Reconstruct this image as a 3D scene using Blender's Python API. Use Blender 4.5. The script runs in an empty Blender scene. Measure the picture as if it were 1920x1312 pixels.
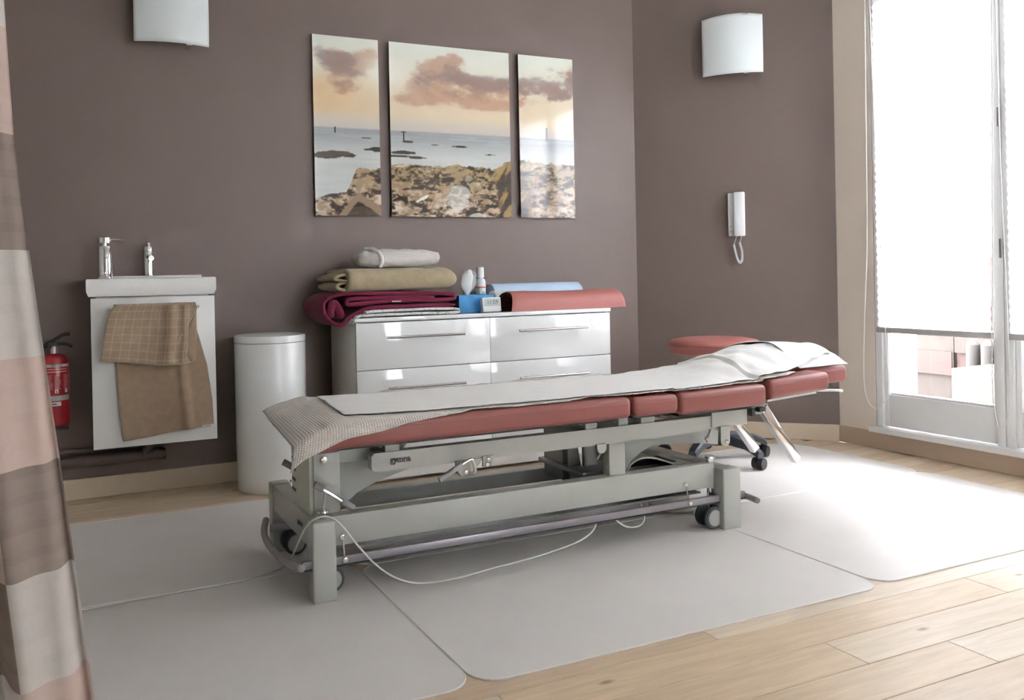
import bpy, bmesh, math, random
import numpy as np
from mathutils import Vector, Matrix, noise
random.seed(7)
PI = math.pi
C = bpy.context.scene.collection

# ------------------------------------------------------------------ camera
cam = bpy.data.cameras.new('camera'); cam_o = bpy.data.objects.new('camera', cam); C.objects.link(cam_o)
bpy.context.scene.camera = cam_o
cam.sensor_width = 36.0; cam.lens = 1555.18 / 1920 * 36.0
cam.shift_x = 163.84 / 1920; cam.shift_y = -135.69 / 1920
cam.clip_start = 0.05
yaw, pitch, roll = 0.4121, 0.0036, -0.0208
fw = Vector((math.sin(yaw), math.cos(yaw), 0)); rt = Vector((math.cos(yaw), -math.sin(yaw), 0)); up = Vector((0, 0, 1))
f2 = fw * math.cos(pitch) - up * math.sin(pitch); u2 = up * math.cos(pitch) + fw * math.sin(pitch)
r3 = rt * math.cos(roll) + u2 * math.sin(roll); u3 = u2 * math.cos(roll) - rt * math.sin(roll)
M = Matrix((r3, u3, -f2)).transposed().to_4x4(); M.translation = (0, 0, 0.88)
cam_o.matrix_world = M

# ------------------------------------------------------------------ world, exposure
w = bpy.data.worlds.new('sky'); bpy.context.scene.world = w; w.use_nodes = True
bg = w.node_tree.nodes['Background']; bg.inputs[0].default_value = (0.895, 0.925, 1.0, 1); bg.inputs[1].default_value = 26.0
vs = bpy.context.scene.view_settings
vs.view_transform = 'Standard'; vs.look = 'None'; vs.gamma = 1; vs.use_curve_mapping = False; vs.exposure = 1.48

# right wall local frame (u along wall from the corner, w outwards, z)
RO = Vector((3.573, 2.992, 0)); RD = Vector((0.033, -0.99946, 0)); RW = Vector((0.99946, 0.033, 0))
RM = Matrix((RD, RW, Vector((0, 0, 1)))).transposed().to_4x4(); RM.translation = RO
WO = Vector((2.851, 3.652, 0)); WD = (RO - WO).normalized(); WWv = Vector((-WD.y, WD.x, 0))
WM = Matrix((WD, WWv, Vector((0, 0, 1)))).transposed().to_4x4(); WM.translation = WO
WL = (RO - WO).length
GLASS_N, U0, LEAF = 3, 0.20, 0.588
def portal(name, u, z, su, sz):
    l = bpy.data.lights.new(name, 'AREA'); l.shape = 'RECTANGLE'; l.size = su; l.size_y = sz; l.cycles.is_portal = True
    o = bpy.data.objects.new(name, l); C.objects.link(o)
    m = Matrix((Vector((0, 1, 0)), Vector((0, 0, 1)), Vector((1, 0, 0)))).transposed().to_4x4()
    o.matrix_world = RM @ Matrix.Translation((u, 0.285, z)) @ Matrix((Vector((1, 0, 0)), Vector((0, 0, 1)), Vector((0, -1, 0)))).transposed().to_4x4() @ Matrix.Rotation(PI, 4, 'Y')
portal('window_portal', U0 + 1.5 * LEAF, 1.17, 3 * LEAF, 2.15)

# ------------------------------------------------------------------ helpers
def lin(c):
    if isinstance(c, str):
        c = [int(c[i:i + 2], 16) / 255 for i in (1, 3, 5)]
    return tuple((x / 12.92 if x <= .04045 else ((x + .055) / 1.055) ** 2.4) for x in c)

def mat(name, col, rough=.5, metal=0, spec=.5, var=0, vscale=8, bump=0, bscale=60, coat=0, trans=0, stretch=None, emis=None, sheen=0, vcol=False, alpha=1):
    m = bpy.data.materials.new(name); m.use_nodes = True
    nt = m.node_tree; N = nt.nodes; L = nt.links; b = N['Principled BSDF']
    c = lin(col); b.inputs['Base Color'].default_value = (*c, 1)
    b.inputs['Roughness'].default_value = rough; b.inputs['Metallic'].default_value = metal
    b.inputs['Specular IOR Level'].default_value = spec; b.inputs['Coat Weight'].default_value = coat
    b.inputs['Coat Roughness'].default_value = .06; b.inputs['Transmission Weight'].default_value = trans
    b.inputs['Sheen Weight'].default_value = sheen; b.inputs['Alpha'].default_value = alpha
    tc = N.new('ShaderNodeTexCoord'); src = tc.outputs['Object']
    if stretch:
        mp = N.new('ShaderNodeMapping'); mp.inputs['Scale'].default_value = stretch; L.new(src, mp.inputs[0]); src = mp.outputs[0]
    if vcol:
        a = N.new('ShaderNodeVertexColor'); a.layer_name = 'Col'; L.new(a.outputs[0], b.inputs['Base Color'])
    elif var:
        n = N.new('ShaderNodeTexNoise'); n.inputs['Scale'].default_value = vscale; n.inputs['Detail'].default_value = 4; L.new(src, n.inputs[0])
        r = N.new('ShaderNodeValToRGB'); r.color_ramp.elements[0].position = .3; r.color_ramp.elements[1].position = .7
        r.color_ramp.elements[0].color = (*[x * (1 - var) for x in c], 1); r.color_ramp.elements[1].color = (*[min(1, x * (1 + var)) for x in c], 1)
        L.new(n.outputs[0], r.inputs[0]); L.new(r.outputs[0], b.inputs['Base Color'])
    if bump:
        n = N.new('ShaderNodeTexNoise'); n.inputs['Scale'].default_value = bscale; n.inputs['Detail'].default_value = 3; L.new(src, n.inputs[0])
        bp = N.new('ShaderNodeBump'); bp.inputs['Strength'].default_value = bump; bp.inputs['Distance'].default_value = .004
        L.new(n.outputs[0], bp.inputs['Height']); L.new(bp.outputs[0], b.inputs['Normal'])
    return m

def cloth_mat(name, col, cell=.006, bump=.6, line=None, lcell=.035, rough=.95, var=.06, lw=.06):
    """waffle / terry weave on metric UVs, optional woven check lines"""
    m = mat(name, col, rough=rough, spec=.15, sheen=.2)
    nt = m.node_tree; N = nt.nodes; L = nt.links; b = N['Principled BSDF']
    uv = N.new('ShaderNodeUVMap'); uv.uv_map = 'UVMap'
    sp = N.new('ShaderNodeSeparateXYZ'); L.new(uv.outputs[0], sp.inputs[0])
    def mth(op, a, bb=None):
        n = N.new('ShaderNodeMath'); n.operation = op
        for i, v in enumerate((a, bb)):
            if v is None: continue
            if isinstance(v, (int, float)): n.inputs[i].default_value = v
            else: L.new(v, n.inputs[i])
        return n.outputs[0]
    sx = mth('ABSOLUTE', mth('SINE', mth('MULTIPLY', sp.outputs[0], PI / cell)))
    sy = mth('ABSOLUTE', mth('SINE', mth('MULTIPLY', sp.outputs[1], PI / cell)))
    h = mth('MULTIPLY', sx, sy)
    nz = N.new('ShaderNodeTexNoise'); nz.inputs['Scale'].default_value = 400; L.new(uv.outputs[0], nz.inputs[0])
    h = mth('ADD', h, mth('MULTIPLY', nz.outputs[0], .8))
    bp = N.new('ShaderNodeBump'); bp.inputs['Strength'].default_value = bump; bp.inputs['Distance'].default_value = cell * .4
    L.new(h, bp.inputs['Height']); L.new(bp.outputs[0], b.inputs['Normal'])
    c = lin(col)
    n2 = N.new('ShaderNodeTexNoise'); n2.inputs['Scale'].default_value = 30; L.new(uv.outputs[0], n2.inputs[0])
    r = N.new('ShaderNodeValToRGB'); r.color_ramp.elements[0].position = .3; r.color_ramp.elements[1].position = .7
    r.color_ramp.elements[0].color = (*[x * (1 - var) for x in c], 1); r.color_ramp.elements[1].color = (*[min(1, x * (1 + var)) for x in c], 1)
    L.new(n2.outputs[0], r.inputs[0]); out = r.outputs[0]
    if line:
        fx = mth('LESS_THAN', mth('FRACT', mth('DIVIDE', sp.outputs[0], lcell)), lw)
        fy = mth('LESS_THAN', mth('FRACT', mth('DIVIDE', sp.outputs[1], lcell)), lw)
        mx = N.new('ShaderNodeMix'); mx.data_type = 'RGBA'; L.new(mth('MULTIPLY', mth('MAXIMUM', fx, fy), .7), mx.inputs[0])
        L.new(out, mx.inputs[6]); mx.inputs[7].default_value = (*lin(line), 1); out = mx.outputs[2]
    L.new(out, b.inputs['Base Color'])
    return m

def empty(name, loc, label=None, cat=None, group=None, kind=None):
    o = bpy.data.objects.new(name, None); C.objects.link(o); o.location = loc; o.empty_display_size = .05
    return tag(o, label, cat, group, kind)
def tag(o, label=None, cat=None, group=None, kind=None):
    for k, v in (('label', label), ('category', cat), ('group', group), ('kind', kind)):
        if v: o[k] = v
    return o
def wloc(o):
    v = Vector((0, 0, 0))
    while o is not None: v += o.location; o = o.parent
    return v
def emit(name, bm, m, parent=None, base=None, smooth=False, M=None):
    """world-space bmesh -> one object; origin at base"""
    if M is not None: bmesh.ops.transform(bm, matrix=M, verts=bm.verts)
    bmesh.ops.recalc_face_normals(bm, faces=bm.faces)
    b = Vector(base) if base is not None else (wloc(parent) if parent else Vector((0, 0, 0)))
    bmesh.ops.translate(bm, vec=-b, verts=bm.verts)
    me = bpy.data.meshes.new(name); bm.to_mesh(me); bm.free()
    ms = m if isinstance(m, (list, tuple)) else [m]
    for x in ms: me.materials.append(x)
    if smooth:
        me.polygons.foreach_set('use_smooth', [True] * len(me.polygons))
        if smooth != 'all': me.set_sharp_from_angle(angle=math.radians(smooth if smooth is not True else 35))
    o = bpy.data.objects.new(name, me); C.objects.link(o)
    if parent: o.parent = parent; o.location = b - wloc(parent)
    else: o.location = b
    return o
def box(bm, x0, x1, y0, y1, z0, z1, bev=0, seg=2):
    r = bmesh.ops.create_cube(bm, size=1); vs_ = r['verts']
    for v in vs_: v.co = Vector(((x0 + x1) / 2 + v.co.x * (x1 - x0), (y0 + y1) / 2 + v.co.y * (y1 - y0), (z0 + z1) / 2 + v.co.z * (z1 - z0)))
    if bev:
        es = list({e for v in vs_ for e in v.link_edges}); bmesh.ops.bevel(bm, geom=es, offset=bev, segments=seg, profile=.5, affect='EDGES')
    return bm
def B(*a, **k): return box(bmesh.new(), *a, **k)
def cyl(bm, p0, p1, r, r2=None, n=20):
    p0, p1 = Vector(p0), Vector(p1); d = p1 - p0
    g = bmesh.ops.create_cone(bm, cap_ends=True, segments=n, radius1=r, radius2=r if r2 is None else r2, depth=d.length)
    q = d.to_track_quat('Z', 'Y').to_matrix().to_4x4(); q.translation = (p0 + p1) / 2
    bmesh.ops.transform(bm, matrix=q, verts=g['verts']); return bm
def catmull(pts, k=6):
    P = [Vector(p) for p in pts]; P = [2 * P[0] - P[1]] + P + [2 * P[-1] - P[-2]]; out = []
    for i in range(1, len(P) - 2):
        for j in range(k):
            t = j / k; a, b, c, d = P[i - 1:i + 3]
            out.append(.5 * ((2 * b) + (c - a) * t + (2 * a - 5 * b + 4 * c - d) * t * t + (3 * b - a - 3 * c + d) * t ** 3))
    out.append(P[-2]); return out
def tube(bm, pts, r, n=8, smooth=6, caps=True):
    P = catmull(pts, smooth) if smooth else [Vector(p) for p in pts]
    up_ = None; rings = []
    for i, p in enumerate(P):
        t = (P[min(i + 1, len(P) - 1)] - P[max(i - 1, 0)]).normalized()
        if up_ is None: up_ = Vector((0, 0, 1)) if abs(t.z) < .9 else Vector((1, 0, 0))
        a = (up_ - t * up_.dot(t)).normalized(); up_ = a; b = t.cross(a)
        rr = r(i / (len(P) - 1)) if callable(r) else r
        rings.append([bm.verts.new(p + (a * math.cos(2 * PI * k / n) + b * math.sin(2 * PI * k / n)) * rr) for k in range(n)])
    for A, D in zip(rings, rings[1:]):
        for k in range(n): bm.faces.new((A[k], A[(k + 1) % n], D[(k + 1) % n], D[k]))
    if caps: bm.faces.new(rings[0][::-1]); bm.faces.new(rings[-1])
    return bm
def lathe(bm, prof, c, n=40, axis='Z'):
    c = Vector(c); rings = []
    for r, z in prof:
        if r < 1e-5: rings.append([bm.verts.new(c + Vector((0, 0, z)))])
        else: rings.append([bm.verts.new(c + Vector((r * math.cos(2 * PI * k / n), r * math.sin(2 * PI * k / n), z))) for k in range(n)])
    for A, D in zip(rings, rings[1:]):
        for k in range(n):
            k2 = (k + 1) % n
            if len(A) == 1 and len(D) == 1: continue
            if len(A) == 1: bm.faces.new((A[0], D[k2], D[k]))
            elif len(D) == 1: bm.faces.new((A[k], A[k2], D[0]))
            else: bm.faces.new((A[k], A[k2], D[k2], D[k]))
    for R_ in (rings[0], rings[-1]):
        if len(R_) > 1: bm.faces.new(R_)
    return bm
def prism(bm, poly, y0, y1, bev=0):
    """polygon in XZ extruded along Y"""
    a = [bm.verts.new((x, y0, z)) for x, z in poly]; b = [bm.verts.new((x, y1, z)) for x, z in poly]
    bm.faces.new(a); bm.faces.new(b[::-1]); n = len(poly)
    for i in range(n): bm.faces.new((a[i], b[i], b[(i + 1) % n], a[(i + 1) % n]))
    if bev: bmesh.ops.bevel(bm, geom=list({e for v in a + b for e in v.link_edges}), offset=bev, segments=2, profile=.5, affect='EDGES')
    return bm
def grid(bm, nu, nv, fn, uvf=None, colf=None, thick=0):
    V = [[bm.verts.new(fn(i / nu, j / nv)) for i in range(nu + 1)] for j in range(nv + 1)]
    uvl = bm.loops.layers.uv.new('UVMap') if uvf else None
    fs = []
    for j in range(nv):
        for i in range(nu):
            f = bm.faces.new((V[j][i], V[j][i + 1], V[j + 1][i + 1], V[j + 1][i])); fs.append(f)
            if uvf:
                for l, (a, b) in zip(f.loops, ((i, j), (i + 1, j), (i + 1, j + 1), (i, j + 1))): l[uvl].uv = uvf(a / nu, b / nv)
    if thick:
        bm.normal_update(); g = bmesh.ops.solidify(bm, geom=fs, thickness=thick)
    return bm
def text_mesh(body, size, M4, ext=.0006, bold=0, align='CENTER', bend=None):
    cu = bpy.data.curves.new('lettering', 'FONT'); cu.body = body; cu.size = size; cu.extrude = ext; cu.align_x = align; cu.align_y = 'CENTER'; cu.offset = bold
    cu.resolution_u = 3
    o = bpy.data.objects.new('lettering_source', cu); C.objects.link(o); bpy.context.view_layer.update()
    me = bpy.data.meshes.new_from_object(o.evaluated_get(bpy.context.evaluated_depsgraph_get())); bm = bmesh.new(); bm.from_mesh(me)
    bpy.data.objects.remove(o); bpy.data.curves.remove(cu); bpy.data.meshes.remove(me)
    if bend:
        for v in bm.verts:
            a = v.co.x / bend; r = bend + v.co.z; v.co = Vector((math.sin(a) * r, v.co.y, math.cos(a) * r))
    bmesh.ops.transform(bm, matrix=M4, verts=bm.verts); return bm
def nz(*a, s=1.0): return noise.noise(Vector(a) * s)

# ------------------------------------------------------------------ materials
paint_taupe = mat('paint_taupe', '#695b54', rough=.48, spec=.5, bump=.12, bscale=220, var=.02, vscale=3)
paint_cream = mat('paint_cream', '#ece1d3', rough=.8, spec=.25, bump=.1, bscale=220)
paint_white = mat('paint_white', '#e6e6e2', rough=.7, spec=.3)
skirt_m = mat('skirting_beige', '#c6b69e', rough=.45, var=.04, vscale=6)
lacquer = mat('white_lacquer', '#eef0ef', rough=.08, coat=.6)
lacquer_side = mat('white_side', '#dcd8d0', rough=.4)
ceramic = mat('ceramic', '#eeefec', rough=.1, coat=.5)
door_white = mat('matt_white_door', '#e4e4e0', rough=.3)
upvc = mat('window_white', '#f3f4f3', rough=.35)
bin_white = mat('bin_white', '#eceeec', rough=.25, coat=.2)
chrome = mat('chrome', '#d8d8d8', rough=.08, metal=1)
steel = mat('brushed_steel', '#b4aeaa', rough=.28, metal=1)
frame_grey = mat('frame_grey', '#a5a69e', rough=.38, var=.02, coat=.15)
frame_grey2 = mat('frame_grey_shade', '#a6a9a3', rough=.45)
cream_plastic = mat('cream_plastic', '#c9cabb', rough=.45)
zinc = mat('zinc', '#8f9190', rough=.35, metal=.7)
bar_grey = mat('bar_grey', '#8c888c', rough=.3, metal=.5)
black = mat('black_plastic', '#1c1d20', rough=.45)
dark_blue = mat('stool_plastic', '#2c3038', rough=.35)
rubber = mat('rubber_grey', '#4b4f50', rough=.7)
grip = mat('grip_grey', '#8e8a8a', rough=.6)
salmon = mat('salmon_vinyl', '#824c46', rough=.42, spec=.35, bump=.06, bscale=700, var=.03, vscale=5)
salmon2 = mat('salmon_vinyl_cushion', '#a5665f', rough=.5, spec=.4, bump=.06, bscale=700)
wood_cols = ['#c8b499', '#c1ad93', '#cbb9a0', '#bfa98e', '#c6b093', '#cdbda6']
def wood(name, col):
    m = mat(name, col, rough=.42, spec=.4)
    nt = m.node_tree; N = nt.nodes; L = nt.links; b = N['Principled BSDF']; tc = N['Texture Coordinate']
    mp = N.new('ShaderNodeMapping'); mp.inputs['Scale'].default_value = (1.2, 14, 1); L.new(tc.outputs['Object'], mp.inputs[0])
    n = N.new('ShaderNodeTexNoise'); n.inputs['Scale'].default_value = 4; n.inputs['Detail'].default_value = 6; n.inputs['Distortion'].default_value = .6; L.new(mp.outputs[0], n.inputs[0])
    r = N.new('ShaderNodeValToRGB'); c = lin(col); r.color_ramp.elements[0].position = .3; r.color_ramp.elements[1].position = .72
    r.color_ramp.elements[0].color = (*[x * .84 for x in c], 1); r.color_ramp.elements[1].color = (*[min(1, x * 1.08) for x in c], 1)
    L.new(n.outputs[0], r.inputs[0])
    mp2 = N.new('ShaderNodeMapping'); mp2.inputs['Scale'].default_value = (2.2, 6, 1); L.new(tc.outputs['Object'], mp2.inputs[0])
    v = N.new('ShaderNodeTexVoronoi'); v.inputs['Scale'].default_value = 1.6; L.new(mp2.outputs[0], v.inputs[0])
    kr = N.new('ShaderNodeValToRGB'); kr.color_ramp.elements[0].position = .03; kr.color_ramp.elements[0].color = (.45, .38, .34, 1)
    kr.color_ramp.elements[1].position = .1; kr.color_ramp.elements[1].color = (1, 1, 1, 1); L.new(v.outputs['Distance'], kr.inputs[0])
    mx = N.new('ShaderNodeMix'); mx.data_type = 'RGBA'; mx.blend_type = 'MULTIPLY'; mx.inputs[0].default_value = 1
    L.new(r.outputs[0], mx.inputs[6]); L.new(kr.outputs[0], mx.inputs[7]); L.new(mx.outputs[2], b.inputs['Base Color'])
    bp = N.new('ShaderNodeBump'); bp.inputs['Strength'].default_value = .12; bp.inputs['Distance'].default_value = .002; L.new(n.outputs[0], bp.inputs['Height']); L.new(bp.outputs[0], b.inputs['Normal'])
    return m
woods = [wood('oak_%s' % 'abcdef'[i], c) for i, c in enumerate(wood_cols)]

# ------------------------------------------------------------------ room shell
YW = 3.652; XL = -1.9; YB = -1.9; ZC = 2.62; T = .28
RE = RM @ Vector(((2.992 - YB) / .99946, 0, 0))         # far end of the right wall
fl = empty('floor', (0, 0, 0), kind='structure')
bm = bmesh.new(); poly = [(XL, YB), (RE.x + .05, YB), (RO.x + .3, RO.y), (WO.x + .2, WO.y + .2), (XL, YW + .1)]
a = [bm.verts.new((x, y, -.012)) for x, y in poly]; b_ = [bm.verts.new((x, y, -.1)) for x, y in poly]
bm.faces.new(a); bm.faces.new(b_)
for i in range(5): bm.faces.new((a[i], b_[i], b_[(i + 1) % 5], a[(i + 1) % 5]))
emit('subfloor', bm, mat('subfloor_dark', '#6b5b48', rough=.8), fl)
fixed = {2: [1.617], 1: [1.876], 4: [1.41], 3: [2.297], 20: [.319]}
k = -18
pw = .1185
plank_meshes = {}
def xmax(y): return RO.x + (RO.y - y) * .033 if y < RO.y else max(WO.x, WO.x + (YW - y) * (RO.x - WO.x) / (YW - RO.y))
for k in range(-16, 22):
    # row k spans y from 1.172 + pw*k
    y0 = 1.172 + pw * (k - 1) + .0006; y1 = y0 + pw - .0012
    if y1 > YW: y1 = YW
    xs = sorted(fixed.get(k, [])); rnd = random.Random(k * 31 + 5)
    if xs:
        x = xs[0]
        while x > XL: x -= rnd.uniform(1.25, 1.9); xs.insert(0, x)
        x = xs[-1]
        while x < 4: x += rnd.uniform(1.3, 1.9); xs.append(x)
    else:
        x = XL - rnd.uniform(0, 1.2); xs = [x]
        while x < 4: x += rnd.uniform(1.25, 1.9); xs.append(x)
    for x0, x1 in zip(xs, xs[1:]):
        x0 = max(x0, XL) + .0006; x1 = min(x1, xmax((y0 + y1) / 2)) - .0006
        if x1 - x0 < .05 or y1 - y0 < .01: continue
        emit('plank', B(x0, x1, y0, y1, -.012, 0, bev=.0012, seg=1), rnd.choice(woods), fl, base=((x0 + x1) / 2, (y0 + y1) / 2, 0))

def wallobj(name, bm, m, M=None): return tag(emit(name, bm, m, M=M), kind='structure')
wallobj('wall_back', B(XL - .2, WO.x, YW, YW + .2, 0, ZC), paint_taupe)
wallobj('wall_corner', B(0, WL, 0, .2, 0, ZC), paint_taupe, WM)
wallobj('wall_left', B(XL - .2, XL, YB, YW, 0, ZC), paint_white)
bm = bmesh.new(); box(bm, XL - .2, 2.0, YB - .2, YB, 0, ZC); box(bm, 2.7, RE.x + .3, YB - .2, YB, 0, ZC); box(bm, 2.0, 2.7, YB - .2, YB, 0, .5); box(bm, 2.0, 2.7, YB - .2, YB, 2.4, ZC)  # opening left for the added fill window
wallobj('wall_front', bm, paint_white)
wallobj('ceiling', B(XL - .2, 4.3, YB - .2, YW + .4, ZC, ZC + .1), paint_white)
UE = U0 + GLASS_N * LEAF; ZT = 2.24; UL = (2.992 - YB) / .99946
bm = bmesh.new()
box(bm, 0, U0, 0, T, 0, ZC); box(bm, U0, UE, 0, T, ZT, ZC); box(bm, UE, UL, 0, T, 0, ZC); box(bm, U0, UE, 0, T, 0, .081)
wallobj('wall_right', bm, paint_cream, RM)
wallobj('baseboard_back', B(XL, WO.x + .01, YW - .014, YW, 0, .082, bev=.002), skirt_m)
wallobj('baseboard_corner', B(0, WL, -.014, 0, 0, .082, bev=.002), skirt_m, WM)
wallobj('baseboard_right', B(0, UL, -.014, 0, 0, .081, bev=.002), mat('skirting_window_side', '#c4ae98', rough=.5), RM)
# white outer reveal of the window opening
bm = bmesh.new(); box(bm, U0, U0 + .006, .06, T + .02, .081, ZT)
wallobj('trim_1', bm, upvc, RM)
bm = bmesh.new(); box(bm, U0 + .006, U0 + .016, .105, .135, .1, ZT - .05)
wallobj('trim_2', bm, mat('shutter_rail', '#b98d86', rough=.5), RM)
# sill
tag(emit('window_sill', B(U0 - .02, UE + .02, -.035, .06, .081, .107, bev=.003), upvc, M=RM), kind='structure')

# glass
gm = bpy.data.materials.new('window_glass'); gm.use_nodes = True; N = gm.node_tree.nodes; L = gm.node_tree.links
for n in list(N):
    if n.type == 'BSDF_PRINCIPLED': N.remove(n)
tr = N.new('ShaderNodeBsdfTransparent'); gl = N.new('ShaderNodeBsdfGlossy'); gl.inputs['Roughness'].default_value = 0.02
fr = N.new('ShaderNodeFresnel'); fr.inputs[0].default_value = 1.5; mx = N.new('ShaderNodeMixShader')
tr.inputs[0].default_value = (.96, .96, .96, 1)
L.new(fr.outputs[0], mx.inputs[0]); L.new(tr.outputs[0], mx.inputs[1]); L.new(gl.outputs[0], mx.inputs[2]); L.new(mx.outputs[0], N['Material Output'].inputs[0])

def rpt(u, w_, z): return RM @ Vector((u, w_, z))
for i in range(GLASS_N):
    u0 = U0 + i * LEAF; u1 = u0 + LEAF
    wn = empty('window_%d' % (i + 1), rpt(u0, .03, .107), kind='structure')
    bm = bmesh.new()
    box(bm, u0 + .002, u0 + .035, .0, .06, .107, ZT, bev=.003); box(bm, u1 - .035 if i < GLASS_N - 1 else u1 - .037, u1 - .002, .0, .06, .107, ZT, bev=.003)
    emit('frame', bm, upvc, wn, M=RM, smooth=True)
    # door leaf: stiles, rails (pane opening .257-.757, from z .271)
    a0, a1 = u0 + .036, u1 - .036
    bm = bmesh.new()
    box(bm, a0, u0 + .057, .012, .055, .112, ZT - .03, bev=.002); box(bm, u1 - .031 - .02, a1, .012, .055, .112, ZT - .03, bev=.002)
    emit('stile', bm, upvc, wn, M=RM, smooth=True)
    emit('bottom_rail', B(u0 + .057, u1 - .031 - .02, .014, .055, .112, .262, bev=.002), upvc, wn, M=RM, smooth=True)
    bm = bmesh.new(); prism(bm, [(u0 + .057, .262), (u1 - .051, .262), (u1 - .051, .272), (u0 + .057, .272)], .03, .055)
    emit('glazing_bead', bm, upvc, wn, M=RM)
    emit('top_rail', B(u0 + .057, u1 - .051, .014, .055, ZT - .12, ZT - .03, bev=.002), upvc, wn, M=RM, smooth=True)
    emit('pane', B(u0 + .057, u1 - .051, .034, .038, .272, ZT - .12), gm, wn, M=RM)
    if i:
        for zz in (.9, 1.45): emit('hinge', B(u0 - .012, u0 - .004, -.008, .0, zz, zz + .08, bev=.002), steel, wn, M=RM)

wf = empty('window_4', (2.35, YB - .1, .5), kind='structure')  # unseen window added behind the camera to brighten the near side
bm = bmesh.new(); box(bm, 2.0, 2.06, YB - .14, YB - .08, .5, 2.4); box(bm, 2.64, 2.7, YB - .14, YB - .08, .5, 2.4); box(bm, 2.06, 2.64, YB - .14, YB - .08, .5, .56); box(bm, 2.06, 2.64, YB - .14, YB - .08, 2.34, 2.4)
emit('frame', bm, upvc, wf)
emit('pane', B(2.06, 2.64, YB - .112, YB - .108, .56, 2.34), gm, wf)
# pleated blinds
bl = bpy.data.materials.new('blind_fabric'); bl.use_nodes = True; N = bl.node_tree.nodes; L = bl.node_tree.links
p = N['Principled BSDF']; N.remove(p)
df = N.new('ShaderNodeBsdfDiffuse'); df.inputs[0].default_value = (.9, .9, .9, 1); tl = N.new('ShaderNodeBsdfTranslucent'); tl.inputs[0].default_value = (.97, .97, .97, 1)
mx = N.new('ShaderNodeMixShader'); mx.inputs[0].default_value = .92; L.new(df.outputs[0], mx.inputs[1]); L.new(tl.outputs[0], mx.inputs[2]); L.new(mx.outputs[0], N['Material Output'].inputs[0])
places = ['nearest the room corner', 'in the middle, by the picture edge', 'third from the corner']
for i in range(GLASS_N):
    u0 = U0 + i * LEAF + .033; u1 = U0 + (i + 1) * LEAF - .033
    if i: u0 += 0.0
    o = empty('pleated_blind', rpt((u0 + u1) / 2, -.03, .56), 'white pleated blind lowered over the glass door ' + places[i], 'blind', 'pleated blinds on the glass doors')
    bm = bmesh.new(); n = 84; za, zb = .586, 2.2
    V = [[bm.verts.new((u, -.022 - .010 * (k_ % 2), za + (zb - za) * k_ / n)) for u in (u0 + .004, u1 - .004)] for k_ in range(n + 1)]
    for A, D in zip(V, V[1:]): bm.faces.new((A[0], A[1], D[1], D[0]))
    emit('pleated_fabric', bm, bl, o, M=RM)
    emit('bottom_bar', B(u0, u1, -.036, -.014, .561, .587, bev=.003), mat('blind_bar', '#b9b7b4', rough=.4), o, M=RM, smooth=True)
    emit('head_rail', B(u0, u1, -.04, -.006, 2.2, 2.235, bev=.003), upvc, o, M=RM, smooth=True)
    if i == 0: pts = [(.212, 2.2), (.206, 1.5), (.200, 1.0), (.178, .6), (.170, .34), (.185, .24), (.225, .198), (.27, .23), (.296, .31), (.285, .6), (.256, 1.3), (.235, 2.2)]
    else:
        q = (i - 1) * LEAF; pts = [(.79 + q, 2.2), (.778 + q, 1.2), (.765 + q, .6), (.763 + q, .33), (.778 + q, .215), (.795 + q, .19), (.815 + q, .22), (.83 + q, .33), (.825 + q, .7), (.81 + q, 1.3), (.80 + q, 2.2)]
    emit('pull_cord', tube(bmesh.new(), [(u, -.034 - .01, z) for u, z in pts], .0022, n=6), mat('cord_white', '#f2f4f4', rough=.4), o, M=RM, smooth='all')

o = empty('window_blind', (2.35, YB - .05, .5), 'white pleated blind over the small added fill-light window behind the viewer', 'blind')  # blind added with the fill window, softens the daylight it lets in
bm = bmesh.new(); V = [[bm.verts.new((x, YB - .045 - .01 * (k_ % 2), .5 + 1.9 * k_ / 80)) for x in (2.005, 2.695)] for k_ in range(81)]
for A, D in zip(V, V[1:]): bm.faces.new((A[0], A[1], D[1], D[0]))
emit('pleated_fabric', bm, bl, o)
emit('bottom_bar', B(2.005, 2.695, YB - .06, YB - .04, .50, .52), upvc, o)
# ------------------------------------------------------------------ outside
tag(emit('ground', B(-.5, 8, T + .03, 9, -.25, -.02), mat('paving_outside', '#45433f', rough=.9, var=.1, vscale=3), M=Matrix.Translation((0, 0, 0)) @ RM @ Matrix.Translation((-3, 0, 0))), kind='structure')
wd = mat('fence_brown', '#34221b', rough=.8, var=.12, vscale=7, stretch=(1, 1, 6)); wd2 = mat('fence_grey_brown', '#312923', rough=.85, var=.15, vscale=9)
fo = 1.5
fence = empty('garden_fence', rpt(-.4, fo, 0), 'brown woven wooden garden fence seen through the lower glass', 'fence')
for r_ in range(-1, 7):
    zc = -.02 + .145 * r_ + .06
    for c_ in range(-5, 6):
        uc = -.05 + c_ * .62
        emit('slat', B(uc - .30, uc + .30, fo + .012 * (1 if (r_ + c_) % 2 else -1), fo + .014 + .012 * (1 if (r_ + c_) % 2 else -1), zc, zc + .146), wd if r_ % 2 else wd2, fence, M=RM, base=rpt(uc, fo, zc))
for c_ in range(-10, 12):
    uc = -.36 + c_ * .31
    emit('post', B(uc - .025, uc + .025, fo + .03, fo + .07, -.05, 1.15), wd2, fence, M=RM, base=rpt(uc, fo, -.05))
wp = empty('wooden_posts', rpt(-.15, fo - .15, 0), 'grey round-topped palisade posts standing before the woven fence', 'fence')
for q in range(4):
    uc = -.16 + q * .085; bm = bmesh.new(); cyl(bm, (uc, fo - .14, -.05), (uc, fo - .14, .40), .036, n=12); cyl(bm, (uc, fo - .14, .40), (uc, fo - .14, .43), .036, .012, n=12)
    emit('post', bm, mat('post_grey', '#34312e', rough=.9, var=.2, vscale=10), wp, M=RM, smooth=True)
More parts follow.
